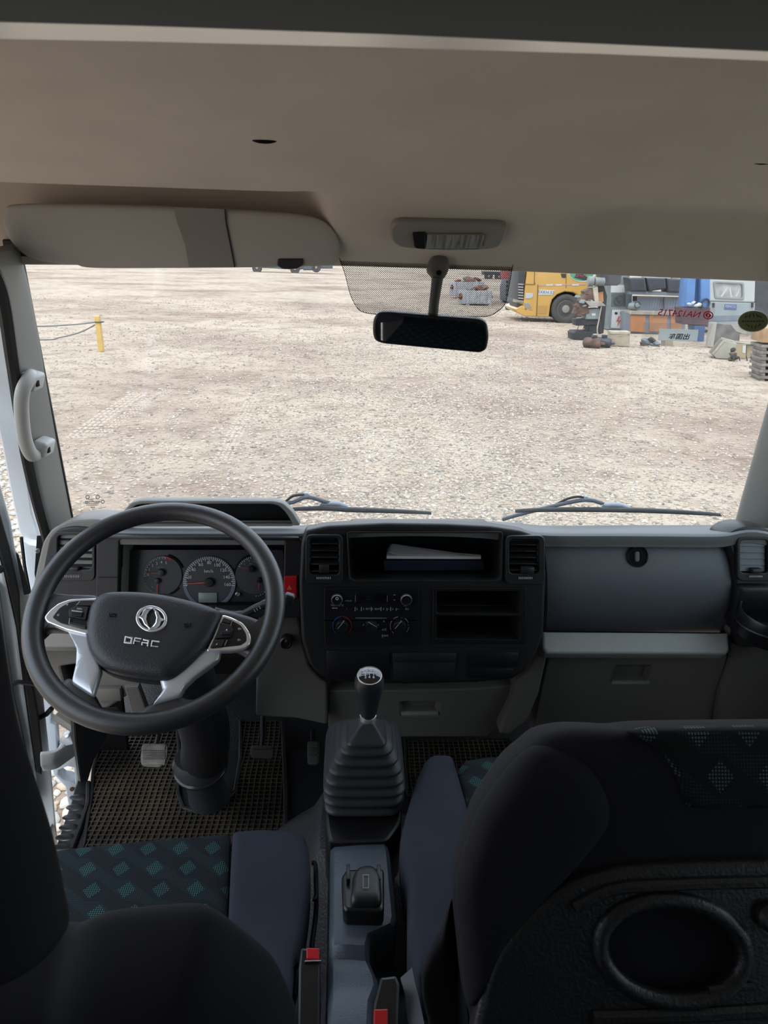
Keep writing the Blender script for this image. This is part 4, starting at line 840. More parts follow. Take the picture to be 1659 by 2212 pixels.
# ================================================================== FLOOR MATS AND PEDALS
def inside(p, poly):
    c = False; n = len(poly)
    for i in range(n):
        a, b_ = poly[i], poly[i-1]
        if (a[1] > p[1]) != (b_[1] > p[1]) and p[0] < (b_[0]-a[0])*(p[1]-a[1])/(b_[1]-a[1])+a[0]: c = not c
    return c
def floor_mat(outline, label, sp=.0148, z=1.004):
    t = thing('floor_mat', U(*outline[0], z=1.0), label, 'floor mat', 'rubber floor mats')
    MP = plane(0, 1.5, z, (0, 0, 1)); plate('base', outline, MP, .004, matr, t)
    P = [U(*p, pl=MP) for p in outline]; poly = [(p.x, p.y) for p in P]
    b = MB(); b.tube([p+V((0, 0, .004)) for p in P], .006, 6, closed=True); build('border', b, blkm, t)
    x0, x1 = min(p[0] for p in poly), max(p[0] for p in poly); y0, y1 = min(p[1] for p in poly), max(p[1] for p in poly); b = MB()
    i = x0
    while i < x1:
        j = y0
        while j < y1:
            w = .002*math.sin(j*23)
            if inside((i+w, j+sp/2), poly): b.box((i+w, j+sp/2, z+.0035), (.0028, sp, .007))
            if inside((i+sp/2, j), poly): b.box((i+sp/2, j, z+.003), (sp, .0028, .006))
            j += sp
        i += sp
    tag(build('rib', b, matr, t, smooth=False), kind='stuff'); return t
floor_mat([(203, 1662), (214, 1620), (236, 1590), (300, 1570), (382, 1566), (389, 1650), (384, 1716), (396, 1748), (424, 1757), (473, 1744), (508, 1713), (520, 1640), (520, 1560), (610, 1560), (616, 1700), (618, 1900), (160, 1900), (182, 1826), (199, 1716)], 'dirty grid pattern rubber mat under the clutch pedal and driver seat edge')
floor_mat([(875, 1600), (1100, 1600), (1130, 1720), (880, 1720)], 'dark grid pattern rubber mat glimpsed in front of the passenger seat')
def pedal(label, pad, y, n, arm, m_, name):
    t = thing(name, U(*pad[0], z=1.0), label, 'pedal'); PP = (U(*pad[0], y=y), V(n).normalized())
    plate('pad', rnd(pad, 8, 3), PP, .012, m_, t, bev=.002)
    x0, x1 = min(p[0] for p in pad)+5, max(p[0] for p in pad)-5; y0, y1 = min(p[1] for p in pad), max(p[1] for p in pad); b = MB(); k = 12
    for i in range(k):
        x = lerp(x0, x1, (i+.5)/k); pbox(b, x-1.3, y0+4, x+1.3, y0+(y1-y0)*.30, PP, .004)
        if y1-y0 > 40: pbox(b, x-1.3, y0+(y1-y0)*.68, x+1.3, y1-4, PP, .004)
    if y1-y0 > 40:
        for i in range(5): q = lerp(y0+(y1-y0)*.36, y0+(y1-y0)*.62, i/4); pbox(b, x0, q-1, x1, q+1, PP, .004)
    tag(build('pad_ridge', b, m_, t, bev=.0006, seg=1), kind='stuff')
    b = MB(); b.tube([U(px, py, y=yy) for px, py, yy in arm], .007, 8); build('pedal_arm', b, blk2, t); return t
pm = mat('worn grey pedal rubber', (.16, .15, .135), .7, var=(40, .3)); pm2 = mat('dark pedal rubber', (.05, .048, .045), .7)
pedal('worn grey ridged clutch pedal pad left of the steering column', [(307, 1606), (362, 1607), (360, 1640), (348, 1657), (306, 1655), (303, 1640)], 1.55, (0, -.65, .76), [(335, 1625, 1.57), (342, 1590, 1.60), (346, 1560, 1.66), (346, 1500, 1.70)], pm, 'clutch_pedal')
pedal('dark ridged brake pedal right of the steering column', [(540, 1610), (590, 1610), (588, 1640), (542, 1638)], 1.57, (0, -.65, .76), [(565, 1625, 1.58), (568, 1590, 1.62), (568, 1540, 1.68)], pm2, 'brake_pedal')
pedal('dark accelerator pedal plate beside the gear lever gaiter', [(664, 1600), (690, 1600), (688, 1650), (664, 1650)], 1.50, (0, -.5, .86), [(676, 1620, 1.52), (676, 1580, 1.60)], pm2, 'accelerator_pedal')

# ================================================================== SEATS
zs = 1.40
ds = thing('driver_seat', V((-.34, .65, 1.0)), 'dark driver seat with teal dotted cushion behind the steering wheel', 'seat')
ins = [U(*p, z=zs) for p in rnd([(60, 1856), (130, 1838), (300, 1820), (500, 1803), (492, 2004), (480, 2140), (60, 2160)], 12)]
build('seat_insert', pillow(ins, (0, 0, 1), .010, .12, 5, .22), patt, ds, ang=50, sub=1)
bol = [U(*p, z=zs+.004) for p in rnd([(502, 1800), (560, 1796), (625, 1798), (658, 1808), (668, 1840), (672, 1900), (660, 1990), (640, 2080), (622, 2240), (478, 2240), (492, 2004)], 12)]
build('side_bolster', pillow(bol, (0, 0, 1), .016, .14, 5, .24), fabl, ds, ang=50, sub=1)
b = MB(); b.box((-.36, .70, 1.22), (.5, .44, .20)); build('seat_base', b, blk2, ds, bev=.03)
bl = spl([U(*p, y=.43) for p in ((130, 2040), (200, 2006), (300, 1992), (405, 1983), (445, 1985), (490, 2006), (560, 2060), (605, 2105), (650, 2212))], 3)
bl += [V((-.05, .44, 1.60)), V((-.06, .47, 1.40)), V((-.30, .47, 1.36)), V((-.62, .47, 1.40)), V((-.64, .44, 1.62)), V((-.62, .43, 1.76)), V((-.52, .43, 1.845))]
build('backrest', pillow(bl, (0, -1, -.12), .085, .03, 6, .4), fab, ds, sub=1, ang=80)
hr = spl([U(*p, y=.37) for p in ((-14, 1240), (0, 1311), (14, 1400), (30, 1504), (46, 1580), (74, 1669), (118, 1808), (143, 1929), (162, 2013))], 2)
hx2 = [V((-.72-p.x, p.y, p.z)) for p in hr[::-1]]
build('headrest', pillow(hr+[V((-.27, .37, 1.89)), V((-.45, .37, 1.89))]+hx2+[V((-.46, .37, 2.215)), V((-.36, .37, 2.23)), V((-.26, .37, 2.215))], (0, -1, 0), .085, .012, 6, .4), fab, ds, sub=1, ang=80)
for x in (-.42, -.30): b = MB(); b.cyl((x, .36, 1.78), (0, -.15, 1), .006, .2, 10); build('headrest_post', b, steel, ds)
b = MB(); pts = [U(*p, z=1.34) for p in ((674, 1866), (681, 1872), (683, 1960), (675, 2030), (672, 2060))]; b.tube(spl(pts, 4), .004, 8); build('seat_rail', b, blk2, ds)
b = MB(); pts = [U(*p, z=1.36) for p in ((674, 1864), (682, 1870), (683, 1935), (676, 1942))]; b.tube(spl(pts, 4), .0035, 8); build('tilt_lever', b, mat('glossy black plastic', (.02, .02, .023), .2), ds)

ps = thing('passenger_seat', V((.45, .85, 1.0)), 'dark passenger bench with teal dotted cloth and a plastic shell on its tilted backrest', 'seat')
zp = 1.43
build('side_bolster', pillow([U(*p, z=zp) for p in rnd([(918, 1650), (934, 1637), (976, 1637), (992, 1690), (1014, 1770), (1020, 1900), (1000, 2060), (960, 2140), (905, 2130), (880, 2060), (880, 1939), (868, 1880), (862, 1831), (874, 1777), (897, 1696)], 12)], (0, 0, 1), .03, .15, 6, .36), fabl, ps, sub=1, ang=80)
build('seat_insert', pillow([U(*p, z=zp) for p in ((979, 1638), (1110, 1638), (1300, 1640), (1620, 1646), (1650, 1800), (1650, 1990), (1022, 1990), (1014, 1770), (992, 1690))], (0, 0, 1), .014, .12, 5, .22), patt, ps, sub=1, ang=50)
b = MB(); b.box((.56, .83, 1.2), (.68, .38, .2)); build('seat_base', b, blk2, ps, bev=.03)
PB = plane(0, .62, 1.888, (0, -.906, .423))
sil = spl([(2300, 1566), (1900, 1563), (1659, 1564), (1500, 1566), (1400, 1568), (1346, 1574), (1290, 1571), (1228, 1571), (1171, 1584), (1137, 1611), (1096, 1645), (1056, 1702), (1029, 1743), (1005, 1804), (988, 1864), (978, 1929), (988, 2040), (999, 2141), (1016, 2200), (1030, 2330)], 3)
build('backrest', pillow([U(p.x, p.y, pl=PB) for p in sil]+[U(1500, 2420, pl=PB), U(2300, 2420, pl=PB), U(2420, 2000, pl=PB)], PB[1], .028, .09, 6, .25), fab, ps, sub=1, ang=80)
build('upper_bolster', pillow([U(p.x, p.y, pl=off(PB, .012)) for p in spl([(982, 1929), (992, 1864), (1012, 1800), (1034, 1745), (1062, 1704), (1100, 1652), (1137, 1618), (1165, 1608), (1200, 1607), (1262, 1635), (1306, 1700), (1314, 1765), (1270, 1826), (1194, 1912), (1130, 1980), (1076, 2040), (1036, 2110), (1014, 2170), (1002, 2141), (992, 2040)], 2, True)], PB[1], .034, .02, 6, .4), fab, ps, sub=1, ang=80)
build('patterned_panel', pillow([U(*p, pl=off(PB, .020)) for p in rnd([(1346, 1578), (1400, 1571), (1659, 1567), (2250, 1566), (2250, 1745), (1470, 1742), (1462, 1700), (1440, 1650), (1410, 1610)], 12)], PB[1], .014, .02, 5, .2), pattern_mat('patterned backrest cloth', dark=(.010, .013, .014), teal=(.11, .17, .17), axes=(0, 2)), ps, sub=1, ang=60)
ell = lambda k, dx=0, dy=0: circ(1452+dx, 2052+dy, 150*k, 104*k, 48, math.radians(8))
SHP = off(PB, .040)
shell = plate('back_shell', spl([(1022, 2240), (1062, 2085), (1130, 1990), (1211, 1918), (1300, 1886), (1400, 1870), (1659, 1862), (2200, 1862), (2250, 2400), (1600, 2440), (1030, 2420)], 4, True)[:-3] and [tuple(p) for p in spl([(1022, 2240), (1062, 2085), (1130, 1990), (1211, 1918), (1300, 1886), (1400, 1870), (1659, 1862), (2200, 1862)], 4)]+[(2250, 2400), (1600, 2440), (1030, 2420)], SHP, .03, blkm if False else mat('grained shell plastic', (.016, .016, .019), .38, bump=(260, .5, .0015)), ps, bev=.008, bres=3, holes=[ell(1)])
recess('round_recess', ell(1.01), off(SHP, -.006), .035, blk2, shell, .8)
b = MB(); b.tube([U(*p, pl=off(SHP, -.001)) for p in ell(1.05)], .0085, 12, closed=True); build('recess_rim', b, MATS['grained shell plastic'], shell)
b = MB(); b.tube([U(*p, pl=off(SHP, .001)) for p in spl([(1240, 1960), (1320, 1922), (1420, 1912), (1600, 1906), (1750, 1904)], 4)], .006, 8); build('shell_rib', b, MATS['grained shell plastic'], shell)
b = MB(); b.tube([U(*p, pl=off(SHP, .0)) for p in ((1280, 2196), (1520, 2190), (1700, 2178))], .007, 8); build('shell_rib', b, MATS['grained shell plastic'], shell)
b = MB(); b.tube([U(*p, pl=off(SHP, .002)) for p in ((1530, 2138), (1560, 2133), (1625, 2130))], .004, 8); build('shell_rib', b, MATS['grained shell plastic'], shell)
p = U(1662, 1978, pl=off(SHP, .002)); b = MB(); b.lathe([(.014, -.004), (.014, .006), (.010, .010), (.0001, .010)], p, PB[1], 24); build('release_knob', b, MATS['grained shell plastic'], shell)
build('hinge_cover', pillow([U(p.x, p.y, y=.56) for p in spl([(974, 1940), (958, 1990), (935, 2030), (918, 2067), (911, 2094), (915, 2150), (931, 2212), (945, 2330), (1012, 2330), (1004, 2200), (994, 2110), (984, 2010)], 2, True)], (-.3, -.9, .3), .02, .04, 5, .4), fab, ps, sub=1, ang=80)
# rear bench, seen in the mirror
rbn = thing('rear_bench', V((.15, -.85, 1.0)), 'dark rear bench with dotted cloth behind the camera, reflected in the mirror', 'seat')
def rb(name, c, s, m_, r=.03, rx=0): b = MB(); b.box(c, s, Matrix.Rotation(rx, 3, 'X')); build(name, b, m_, rbn, bev=r, seg=3)
rb('seat_cushion', (.15, -.80, 1.34), (1.5, .5, .16), patt); rb('backrest', (.15, -1.13, 1.74), (1.5, .13, .76), pattv, .04, .16); rb('seat_base', (.15, -.82, 1.13), (1.4, .44, .26), blk2)

# seat belt buckles
def buckle(label, body, button, z, strap=None):
    t = thing('seat_belt_buckle', U(*body[3], z=z-.08), label, 'buckle', 'seat belt buckles')
    BPp = plane(0, .6, z, (.0, -.25, 1)); plate('housing', rnd(body, 4), BPp, .03, blk2, t, bev=.004); plate('release_button', rnd(button, 2), BPp, .012, red, t, bev=.0015, lift=.003)
    x0, y0, x1, y1 = button[0][0]-4, button[2][1]+1, button[1][0]+4, button[2][1]+4
    b = MB(); pbox(b, x0, y0, x1, y1, BPp, .004); build('slot_edge', b, steel, t, bev=.001); return t
buckle('red button seat belt buckle standing beside the driver cushion', [(650, 2046), (692, 2048), (692, 2212), (690, 2320), (640, 2320), (644, 2090)], [(662, 2049), (690, 2050), (690, 2076), (662, 2074)], 1.39)
buckle('seat belt buckle with its red button at the bottom edge beside the passenger seat', [(822, 2110), (856, 2106), (864, 2125), (862, 2200), (858, 2330), (802, 2330), (806, 2170)], [(808, 2182), (838, 2181), (837, 2240), (806, 2240)], 1.45)
bs = spl([U(*p, z=z) for p, z in (((640, 2098), 1.40), (618, 2108) and ((618, 2108), 1.41), ((604, 2130), 1.40), ((620, 2180), 1.37))], 5)
b = MB(); b.sheet([[p+V((-.012, -.012, 0)), p+V((.012, .012, .004))] for p in bs], (0, 0, .002)); tag(build('belt_strap', b, blkm), 'short black belt strap curling beside the red buckle of the driver seat', 'strap')
b = MB(); b.sheet([[U(*a, z=1.44), U(*c, z=1.45)] for a, c in zip(spl([(865, 2112), (875, 2150), (880, 2200), (900, 2300)], 4), spl([(890, 2090), (898, 2130), (908, 2170), (930, 2280)], 4)) for a, c in [((a.x, a.y), (c.x, c.y))]], (0, 0, -.003)); tag(build('belt_strap', b, mat('slate belt webbing', (.035, .038, .048), .5)), 'twisted slate belt strap hanging between the console and passenger seat', 'strap')

# ================================================================== HEADLINER FITTINGS
VP = plane(0, 1.30, 2.372, (0, -.845, -.534))
vis = thing('sun_visor', V((-.30, 1.30, 2.33)), 'grey driver sun visor with a cloth strap above the windscreen', 'sun visor')
vo_ = spl([(6, 470), (12, 450), (40, 441), (250, 443), (480, 452), (640, 463), (700, 478), (726, 505), (735, 535), (731, 562), (715, 572), (640, 575), (500, 577), (350, 578), (195, 578), (170, 572), (150, 569), (70, 560), (30, 530), (10, 495)], 2, True)
build('panel', pillow([U(p.x, p.y, pl=VP) for p in vo_], VP[1], .007, .012, 5, .16), visor_m, vis, sub=1, ang=80)
so = [(374, 447), (486, 452), (488, 480), (496, 520), (507, 577), (408, 577), (400, 530), (382, 480)]
plate('strap', so, off(VP, .0082), .002, mat('strap cloth', (.29, .27, .245), .85), vis, bev=.0005)
b = MB(); b.tube([U(*p, pl=off(VP, .0085)) for p in ((486, 452), (488, 480), (496, 520), (507, 577))], .0012, 5); build('strap_edge', b, blkm, vis)
plate('visor_clip', rnd([(600, 561), (655, 561), (655, 574), (640, 582), (610, 582), (598, 574)], 4), off(VP, .010), .012, mat('dark brown plastic', (.035, .03, .028), .5), vis, bev=.002)
DP = plane(0, 1.285, 2.385, (0, -.66, -.75))
dl = thing('dome_lamp', U(970, 505, pl=DP), 'grey dome lamp with ribbed clear lens above the rear view mirror', 'lamp')
plate('housing', rnd([(842, 500), (850, 482), (870, 479), (1080, 484), (1096, 490), (1090, 518), (1078, 536), (1050, 541), (980, 543), (900, 540), (862, 535), (845, 522)], 10, 3), off(DP, .012), .02, mat('lamp housing plastic', (.30, .28, .255), .5), dl, bev=.004, bres=2)
LPp = off(DP, .013)
ln = plate('lens', rnd([(922, 503), (1044, 505), (1040, 535), (1030, 538), (922, 537)], 5), LPp, .006, mat('ribbed lens', (.20, .205, .20), .25), dl, bev=.001, lift=.002)
b = MB()
for i in range(34): x = lerp(925, 1038, i/33); pbox(b, x-.9, 506, x+.9, 535, off(LPp, .0018), .0016)
tag(build('lens_rib', b, mat('lens ribs', (.34, .35, .345), .2), ln, smooth=False), kind='stuff')
plate('switch', rnd([(890, 502), (920, 501), (920, 537), (895, 534)], 5), LPp, .008, mat('glossy black plastic', (.02, .02, .023), .2), dl, bev=.002, lift=.003)
# rear view mirror
mir = thing('rear_view_mirror', U(945, 575, y=1.345), 'black rear view mirror on a stem hanging below the dome lamp', 'mirror')
mg = mat('mirror mount plastic', (.13, .125, .115), .5)
MPl = plane(0, 1.335, 2.3, (0, -.92, -.1))
build('mount', pillow([U(p.x, p.y, y=1.338) for p in spl([(931, 556), (940, 551), (955, 551), (967, 557), (970, 575), (966, 590), (958, 602), (950, 608), (936, 606), (928, 596), (921, 585), (924, 570)], 3, True)], (0, -1, 0), .018, .02, 5, .35), mg, mir, sub=1, ang=80)
p = U(948, 589, y=1.319); b = MB(); b.cyl(p, (0, -1, 0), .0045, .003, 14); build('screw_hole', b, voidm, mir)
b = MB(); b.tube([U(945, 600, y=1.325), U(941, 630, y=1.325), U(937, 660, y=1.322), U(935, 690, y=1.32)], [.0105, .0095, .0090, .0095], 10); build('stem', b, mat('dark stem plastic', (.05, .047, .043), .5), mir)
MC = U(930, 718, y=1.30); mn = V((-.17, -.96, -.12)).normalized()
MPL = (MC, mn)
mo = rnd([(806, 688), (816, 675), (836, 674), (940, 683), (1036, 690), (1052, 698), (1056, 728), (1051, 755), (1038, 763), (930, 753), (826, 743), (808, 736), (804, 715)], 9, 3)
hs = plate('housing', mo, MPL, .024, blk2, mir, bev=.005, bres=3)
mi_ = rnd([(813, 694), (822, 682), (838, 680), (940, 689), (1034, 696), (1044, 703), (1048, 728), (1044, 750), (1034, 756), (930, 747), (828, 737), (814, 730), (811, 715)], 8, 3)
plate('mirror_glass', mi_, MPL, .003, mat('mirror silvering', (.55, .57, .62), .02, metal=1), mir, lift=.0012)
# grab handle on the pillar
gh = thing('grab_handle', U(70, 990, y=1.45), 'grey grab handle bolted to the left windscreen pillar', 'handle')
gy = lambda px, py, d: U(px, py, y=(U(100, py, pl=WS).y-.11-d))
pts = spl([gy(68, 812, -.03), gy(63, 818, .0), gy(50, 842, .03), gy(46, 880, .04), gy(52, 940, .04), gy(62, 972, .035), gy(74, 984, .02), gy(92, 968, -.03)], 5)
b = MB(); b.tube(pts, .0125, 14, flat=(1, 1.15)); hb = build('bar', b, mat('handle plastic', (.44, .44, .42), .45), gh, sub=1)
for (x, y) in ((69, 822), (94, 965)):
    p = gy(x, y, -.02); b = MB(); b.box(p, (.030, .05, .034), Matrix.Rotation(.3, 3, 'Y')); f_ = build('foot', b, MATS['handle plastic'], gh, bev=.007, seg=3)
    b = MB(); b.box(p+V((.015, -.012, 0)), (.003, .012, .018)); build('screw_cap', b, voidm, f_, bev=.001)
# stickers on the windscreen
SK = off(WS, .0015)
stk = thing('inspection_sticker', U(1627, 694, pl=SK), 'round green inspection sticker on the right side of the windscreen', 'sticker')
plate('disc', circ(1627, 694, 32, 22, 40, -.06), SK, .0008, mat('olive sticker', (.13, .135, .045), .6), stk); plate('pale_edge', circ(1627, 694, 33.6, 23.4, 40, -.06), SK, .0006, lightg, stk, holes=[circ(1627, 694, 32, 22, 40, -.06)])
inkm = mat('dark ink', (.03, .035, .015), .7)
for k, (x, w) in enumerate(((1603, 4), (1609, 3), (1614, 5), (1621, 4), (1627, 5), (1634, 3), (1639, 5), (1646, 4))): plate('print_mark', [(x, 693-k*.1), (x+w, 693-k*.1), (x+w, 696-k*.1), (x, 696-k*.1)], off(SK, .0003), .0003, inkm, stk)
for x, y, a in ((1612, 684, .5), (1620, 682, 1.2), (1628, 681, 1.6), (1636, 682, 2.0), (1642, 684, 2.6), (1616, 703, -.6), (1624, 706, -1.3), (1632, 706, -1.8), (1640, 703, -2.5)): plate('print_mark', circ(x, y, 5, 1.3, 10, -a), off(SK, .0003), .0003, inkm, stk)

ns = thing('number_sheet', U(1480, 690, pl=SK), 'clear film with red mirror reversed number NA124715 stuck inside the windscreen', 'sticker')
plate('film', [(1417, 661), (1546, 668), (1540, 695), (1409, 689)], SK, .0006, film, ns)
rp = mat('red ink', (.50, .015, .04), .6)
ptext('lettering', 'NA124715', 1467, 677, off(SK, .0006), 15, rp, ns, rot=-.035, mirror=True)
plate('ring_mark', circ(1530, 681, 11, 9, 24), off(SK, .0006), .0005, rp, ns, holes=[circ(1530, 681, 8.6, 6.8, 24)])
for k in (1, -1): plate('ring_mark', [(1530-k*x, 681+k*y) for x, y in ((-7, 1), (-4, -3), (0, -6), (-2, -1), (0, 4), (2, 6), (-3, 5))], off(SK, .0006), .0005, rp, ns)
lb = thing('paper_label', U(1465, 724, pl=SK), 'white label with three mirror reversed characters below the red number film', 'sticker')
plate('card', [(1425, 711), (1509, 713), (1506, 737), (1421, 735)], SK, .0008, translucent('translucent white label', (.75, .77, .76)), lb); ptext('lettering', '出国车', 1467, 727.5, off(SK, .0004), 11, inkm, lb, mirror=True)
sl = plate('clear_sleeve', [(1391, 696), (1540, 700), (1525, 752), (1384, 746)], off(WS, .0009), .0005, film, None); tag(sl, 'clear plastic sleeve stuck to the windscreen around the white label', 'sticker')
sl.location = (0, 0, 0)
# wipers outside the glass
alu = mat('pale blue grey wiper clip', (.30, .34, .40), .45); wb_m = mat('weathered wiper rubber', (.045, .05, .052), .55)
def wiper(label, bl_, arm, clip, hose):
    t = thing('wiper', U(*clip, pl=off(WS, -.03)), label, 'wiper', 'windscreen wipers'); Q = off(WS, -.022); Q2 = off(WS, -.034)
    P = spl([U(*p, pl=Q) for p in bl_], 6); b = MB(); b.tube(P, [.0035+.0035*math.sin(math.pi*min(1, .12+i/len(P)*.85)) for i in range(len(P))], 8, flat=(1, 1)); build('blade', b, wb_m, t)
    b = MB(); b.tube([p+V((0, -.008, 0)) for p in P], .0018, 6); build('wiping_edge', b, blkm, t)
    b = MB(); b.tube(spl([U(*p, pl=Q2) for p in arm], 5), .0052, 8); build('wiper_arm', b, mat('wiper arm steel', (.09, .11, .14), .4), t)
    build('blade_clip', pillow([U(clip[0]+x, clip[1]+y, pl=Q2) for x, y in rnd([(-34, 8), (-28, -6), (-10, -9), (12, -8), (30, -1), (36, 8), (0, 9)], 5, 3)], (0, -1, -.4), .008, .008, 4), alu, t, sub=1)
    b = MB(); b.tube(spl([U(*p, pl=off(WS, -.040)) for p in hose], 5), .0032, 7); h_ = build('washer_hose', b, blkm, t)
    p = U(*hose[3], pl=off(WS, -.038)); b = MB(); b.box(p, (.009, .014, .015)); build('hose_clip', b, alu, h_, bev=.002)
    return t
wiper('left wiper parked at the foot of the windscreen behind the instrument hood', [(632, 1100), (700, 1098), (760, 1101), (850, 1104), (931, 1108)], [(600, 1090), (632, 1085), (663, 1074), (700, 1083), (730, 1091)], (720, 1092), [(608, 1092), (630, 1073), (650, 1069), (662, 1070), (690, 1080), (712, 1088)])
wiper('right wiper parked at the foot of the windscreen above the black glove lid', [(1113, 1104), (1180, 1101), (1300, 1101), (1400, 1103), (1500, 1108), (1555, 1112)], [(1085, 1122), (1120, 1112), (1200, 1092), (1265, 1080), (1300, 1087)], (1330, 1095), [(1196, 1093), (1225, 1078), (1250, 1073), (1265, 1077), (1290, 1084), (1310, 1090)])

# ================================================================== THE YARD'S THINGS
UPN = V((0, 0, 1))
def vplane(px, py, a=0):
    p = U(px, py, z=0); a = math.radians(a); return (p, V((math.sin(a), -math.cos(a), 0)))
def slab(par, name, poly, pl, depth, m, lift=0, bev=.012, holes=(), r=0):
    return plate(name, rnd(poly, r, 3) if r else poly, pl, depth, m, par, lift=lift, bev=bev, holes=holes)
_mat = mat
def mat(name, col, *a, **k):
    if name in MATS: return MATS[name]
    if k.get('var') and len(k['var']) > 2: k['var'] = (*k['var'][:2], tuple(x*.68 for x in k['var'][2]))
    g = sum(col)/3; return _mat(name, tuple((x*.9+g*.1)*.70 for x in col), *a, **k)  # haze put into the yard colours by greying; also dimmed for exposure
yel = mat('yellow truck paint', (.66, .37, .055), .35, coat=.3, var=(1.5, .06)); tyre = mat('dusty tyre rubber', (.075, .07, .066), .85, var=(3, .25)); dkm = mat('dark sooty metal', (.035, .036, .04), .6, var=(5, .3))
alum = mat('dusty alloy', (.36, .34, .32), .55, metal=.4); whp = mat('white sheet metal', (.62, .64, .64), .5, var=(3, .06)); rustm = mat('rusty cast iron', (.15, .09, .065), .85, var=(6, .5)); gtm = mat('grey green machine paint', (.24, .29, .28), .5, var=(4, .2))
navm = mat('navy machine cover', (.045, .05, .065), .5, var=(4, .25)); ora = mat('orange machine panel', (.52, .22, .075), .5, var=(2, .18)); gbl = mat('grey blue machine frame', (.22, .26, .31), .5, var=(3, .15)); blu = mat('blue machine paint', (.10, .26, .58), .4, var=(2, .12))
bei = mat('weathered beige sheet', (.50, .44, .33), .75, var=(4, .25)); card = mat('worn cardboard', (.45, .37, .27), .9, var=(5, .2)); gwh = mat('grey white machine enclosure', (.55, .58, .56), .45, var=(2, .06)); gmid = mat('grey blue enclosure', (.34, .40, .41), .45, var=(2, .1))
conc = mat('dirty grey concrete', (.20, .19, .18), .9, var=(3, .35)); ylw = mat('yellow post paint', (.72, .46, .09), .5, var=(6, .12)); binm = mat('grey galvanised bin', (.55, .57, .61), .6, var=(3, .2)); redp = mat('faded red paint', (.48, .05, .06), .5)
def wheel(par, c, n, r, w, hubr=.5):
    n = V(n).normalized(); b = MB(); b.lathe([(r*.60, 0), (r*.64, .02), (r*.86, .035), (r*.97, .01), (r, -w*.2), (r, -w*.8), (r*.95, -w), (r*.6, -w)], c, n, 40); t = build('wheel', b, tyre, par)
    b = MB(); b.lathe([(r*.62, -.01), (r*.58, .012), (r*.53, -.05), (r*.34, -.06), (r*.28, .0), (r*.24, .05), (r*.15, .06), (.001, .06)], c, n, 32); h = build('rim', b, alum, t)
    ex = n.orthogonal().normalized(); ey = n.cross(ex); b = MB()
    for i in range(10): a = i*math.pi/5; b.cyl(V(c)+(ex*math.cos(a)+ey*math.sin(a))*r*.42-n*.055, n, r*.035, .06, 8)
    tag(build('wheel_bolt', b, dkm, t), kind='stuff'); return t
# yellow truck
h_ = V((-math.cos(math.radians(2)), math.sin(math.radians(2)), 0)); sn = V((-h_.y, h_.x, 0)); 
TP = (U(1222, 698, z=0), sn if sn.y < 0 else -sn)
yt = thing('truck', TP[0], 'yellow truck tractor with number SXKH-52 on its side, parked beyond the mirror', 'truck')
body = [(1140, 520), (1138, 590), (1134, 621), (1132, 640), (1131, 656), (1128, 668), (1127, 680), (1134, 683), (1186, 685), (1189, 660), (1193, 647), (1204, 636), (1220, 630), (1239, 632), (1252, 640), (1260, 654), (1300, 655), (1304, 520)]
slab(yt, 'cab', body, TP, 2.35, yel, 0, .04)
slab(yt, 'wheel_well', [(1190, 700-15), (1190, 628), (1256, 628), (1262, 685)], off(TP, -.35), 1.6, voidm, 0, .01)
FP = (U(1130, 640, pl=TP)+h_*.0, h_)
slab(yt, 'grille', [(1121, 520), (1137.5, 520), (1136, 590), (1132.5, 620), (1130, 650), (1118.5, 648), (1119.5, 600)], off(TP, -.03), 2.2, dkm, 0, .03)
b = MB()
for i in range(7):
    p0, p1 = U(1119.5, 614+i*6, pl=off(TP, .0)), U(1130, 615+i*6, pl=off(TP, .0)); b.tube([p0, p1], .030, 6)
tag(build('grille_bar', b, alum, yt), kind='stuff')
slab(yt, 'bumper', [(1113, 668), (1128, 660), (1152, 676), (1152, 684), (1134, 683), (1116, 675)], off(TP, .02), 2.4, yel, 0, .03)
slab(yt, 'bumper_grille', [(1117, 655), (1127, 658), (1127, 666), (1117, 664)], off(TP, -.1), 1.8, dkm, 0, .01)
slab(yt, 'headlight', [(1135, 633), (1152, 633), (1151, 641), (1146, 645), (1135, 645)], TP, .1, mat('headlight glass', (.55, .56, .55), .12), .02, .01)
slab(yt, 'fog_lamp', [(1132, 654), (1144, 655), (1148, 666), (1135, 667)], TP, .1, steel, .03, .01); slab(yt, 'lamp_bezel', [(1130, 651), (1146, 652), (1150, 669), (1133, 670)], TP, .1, yel, .02, .01)
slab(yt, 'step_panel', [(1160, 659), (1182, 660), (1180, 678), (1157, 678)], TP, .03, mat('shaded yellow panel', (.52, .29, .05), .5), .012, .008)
for q in ([(1161, 615), (1163, 615), (1160, 683), (1158, 683)], [(1223, 560), (1224.2, 560), (1223.2, 622), (1222, 622)], [(1131, 613), (1155, 614), (1155, 615.5), (1131, 615)], [(1155, 560), (1156.5, 560), (1155, 608), (1157, 614), (1153, 614)]): slab(yt, 'panel_joint', q, TP, .02, mat('panel gap', (.20, .11, .02), .8), .012, .002)
slab(yt, 'reflective_stripe', [(1163, 614.5), (1264, 612), (1264, 615.5), (1163, 618)], TP, .01, mat('faded orange stripe', (.60, .34, .22), .5), .012, .002)
for x in (1180, 1200, 1236): slab(yt, 'stripe_patch', [(x, 614), (x+14, 613.7), (x+14, 617), (x, 617.3)], TP, .012, whp, .014, .001)
slab(yt, 'door_handle', [(1211, 591), (1222, 591), (1222, 600), (1214, 600)], TP, .04, dkm, .02, .008)
pp = slab(yt, 'number_plate', [(1163.5, 625.5), (1197, 627), (1196, 637.5), (1162.5, 636.5)], TP, .02, whp, .02, .003)
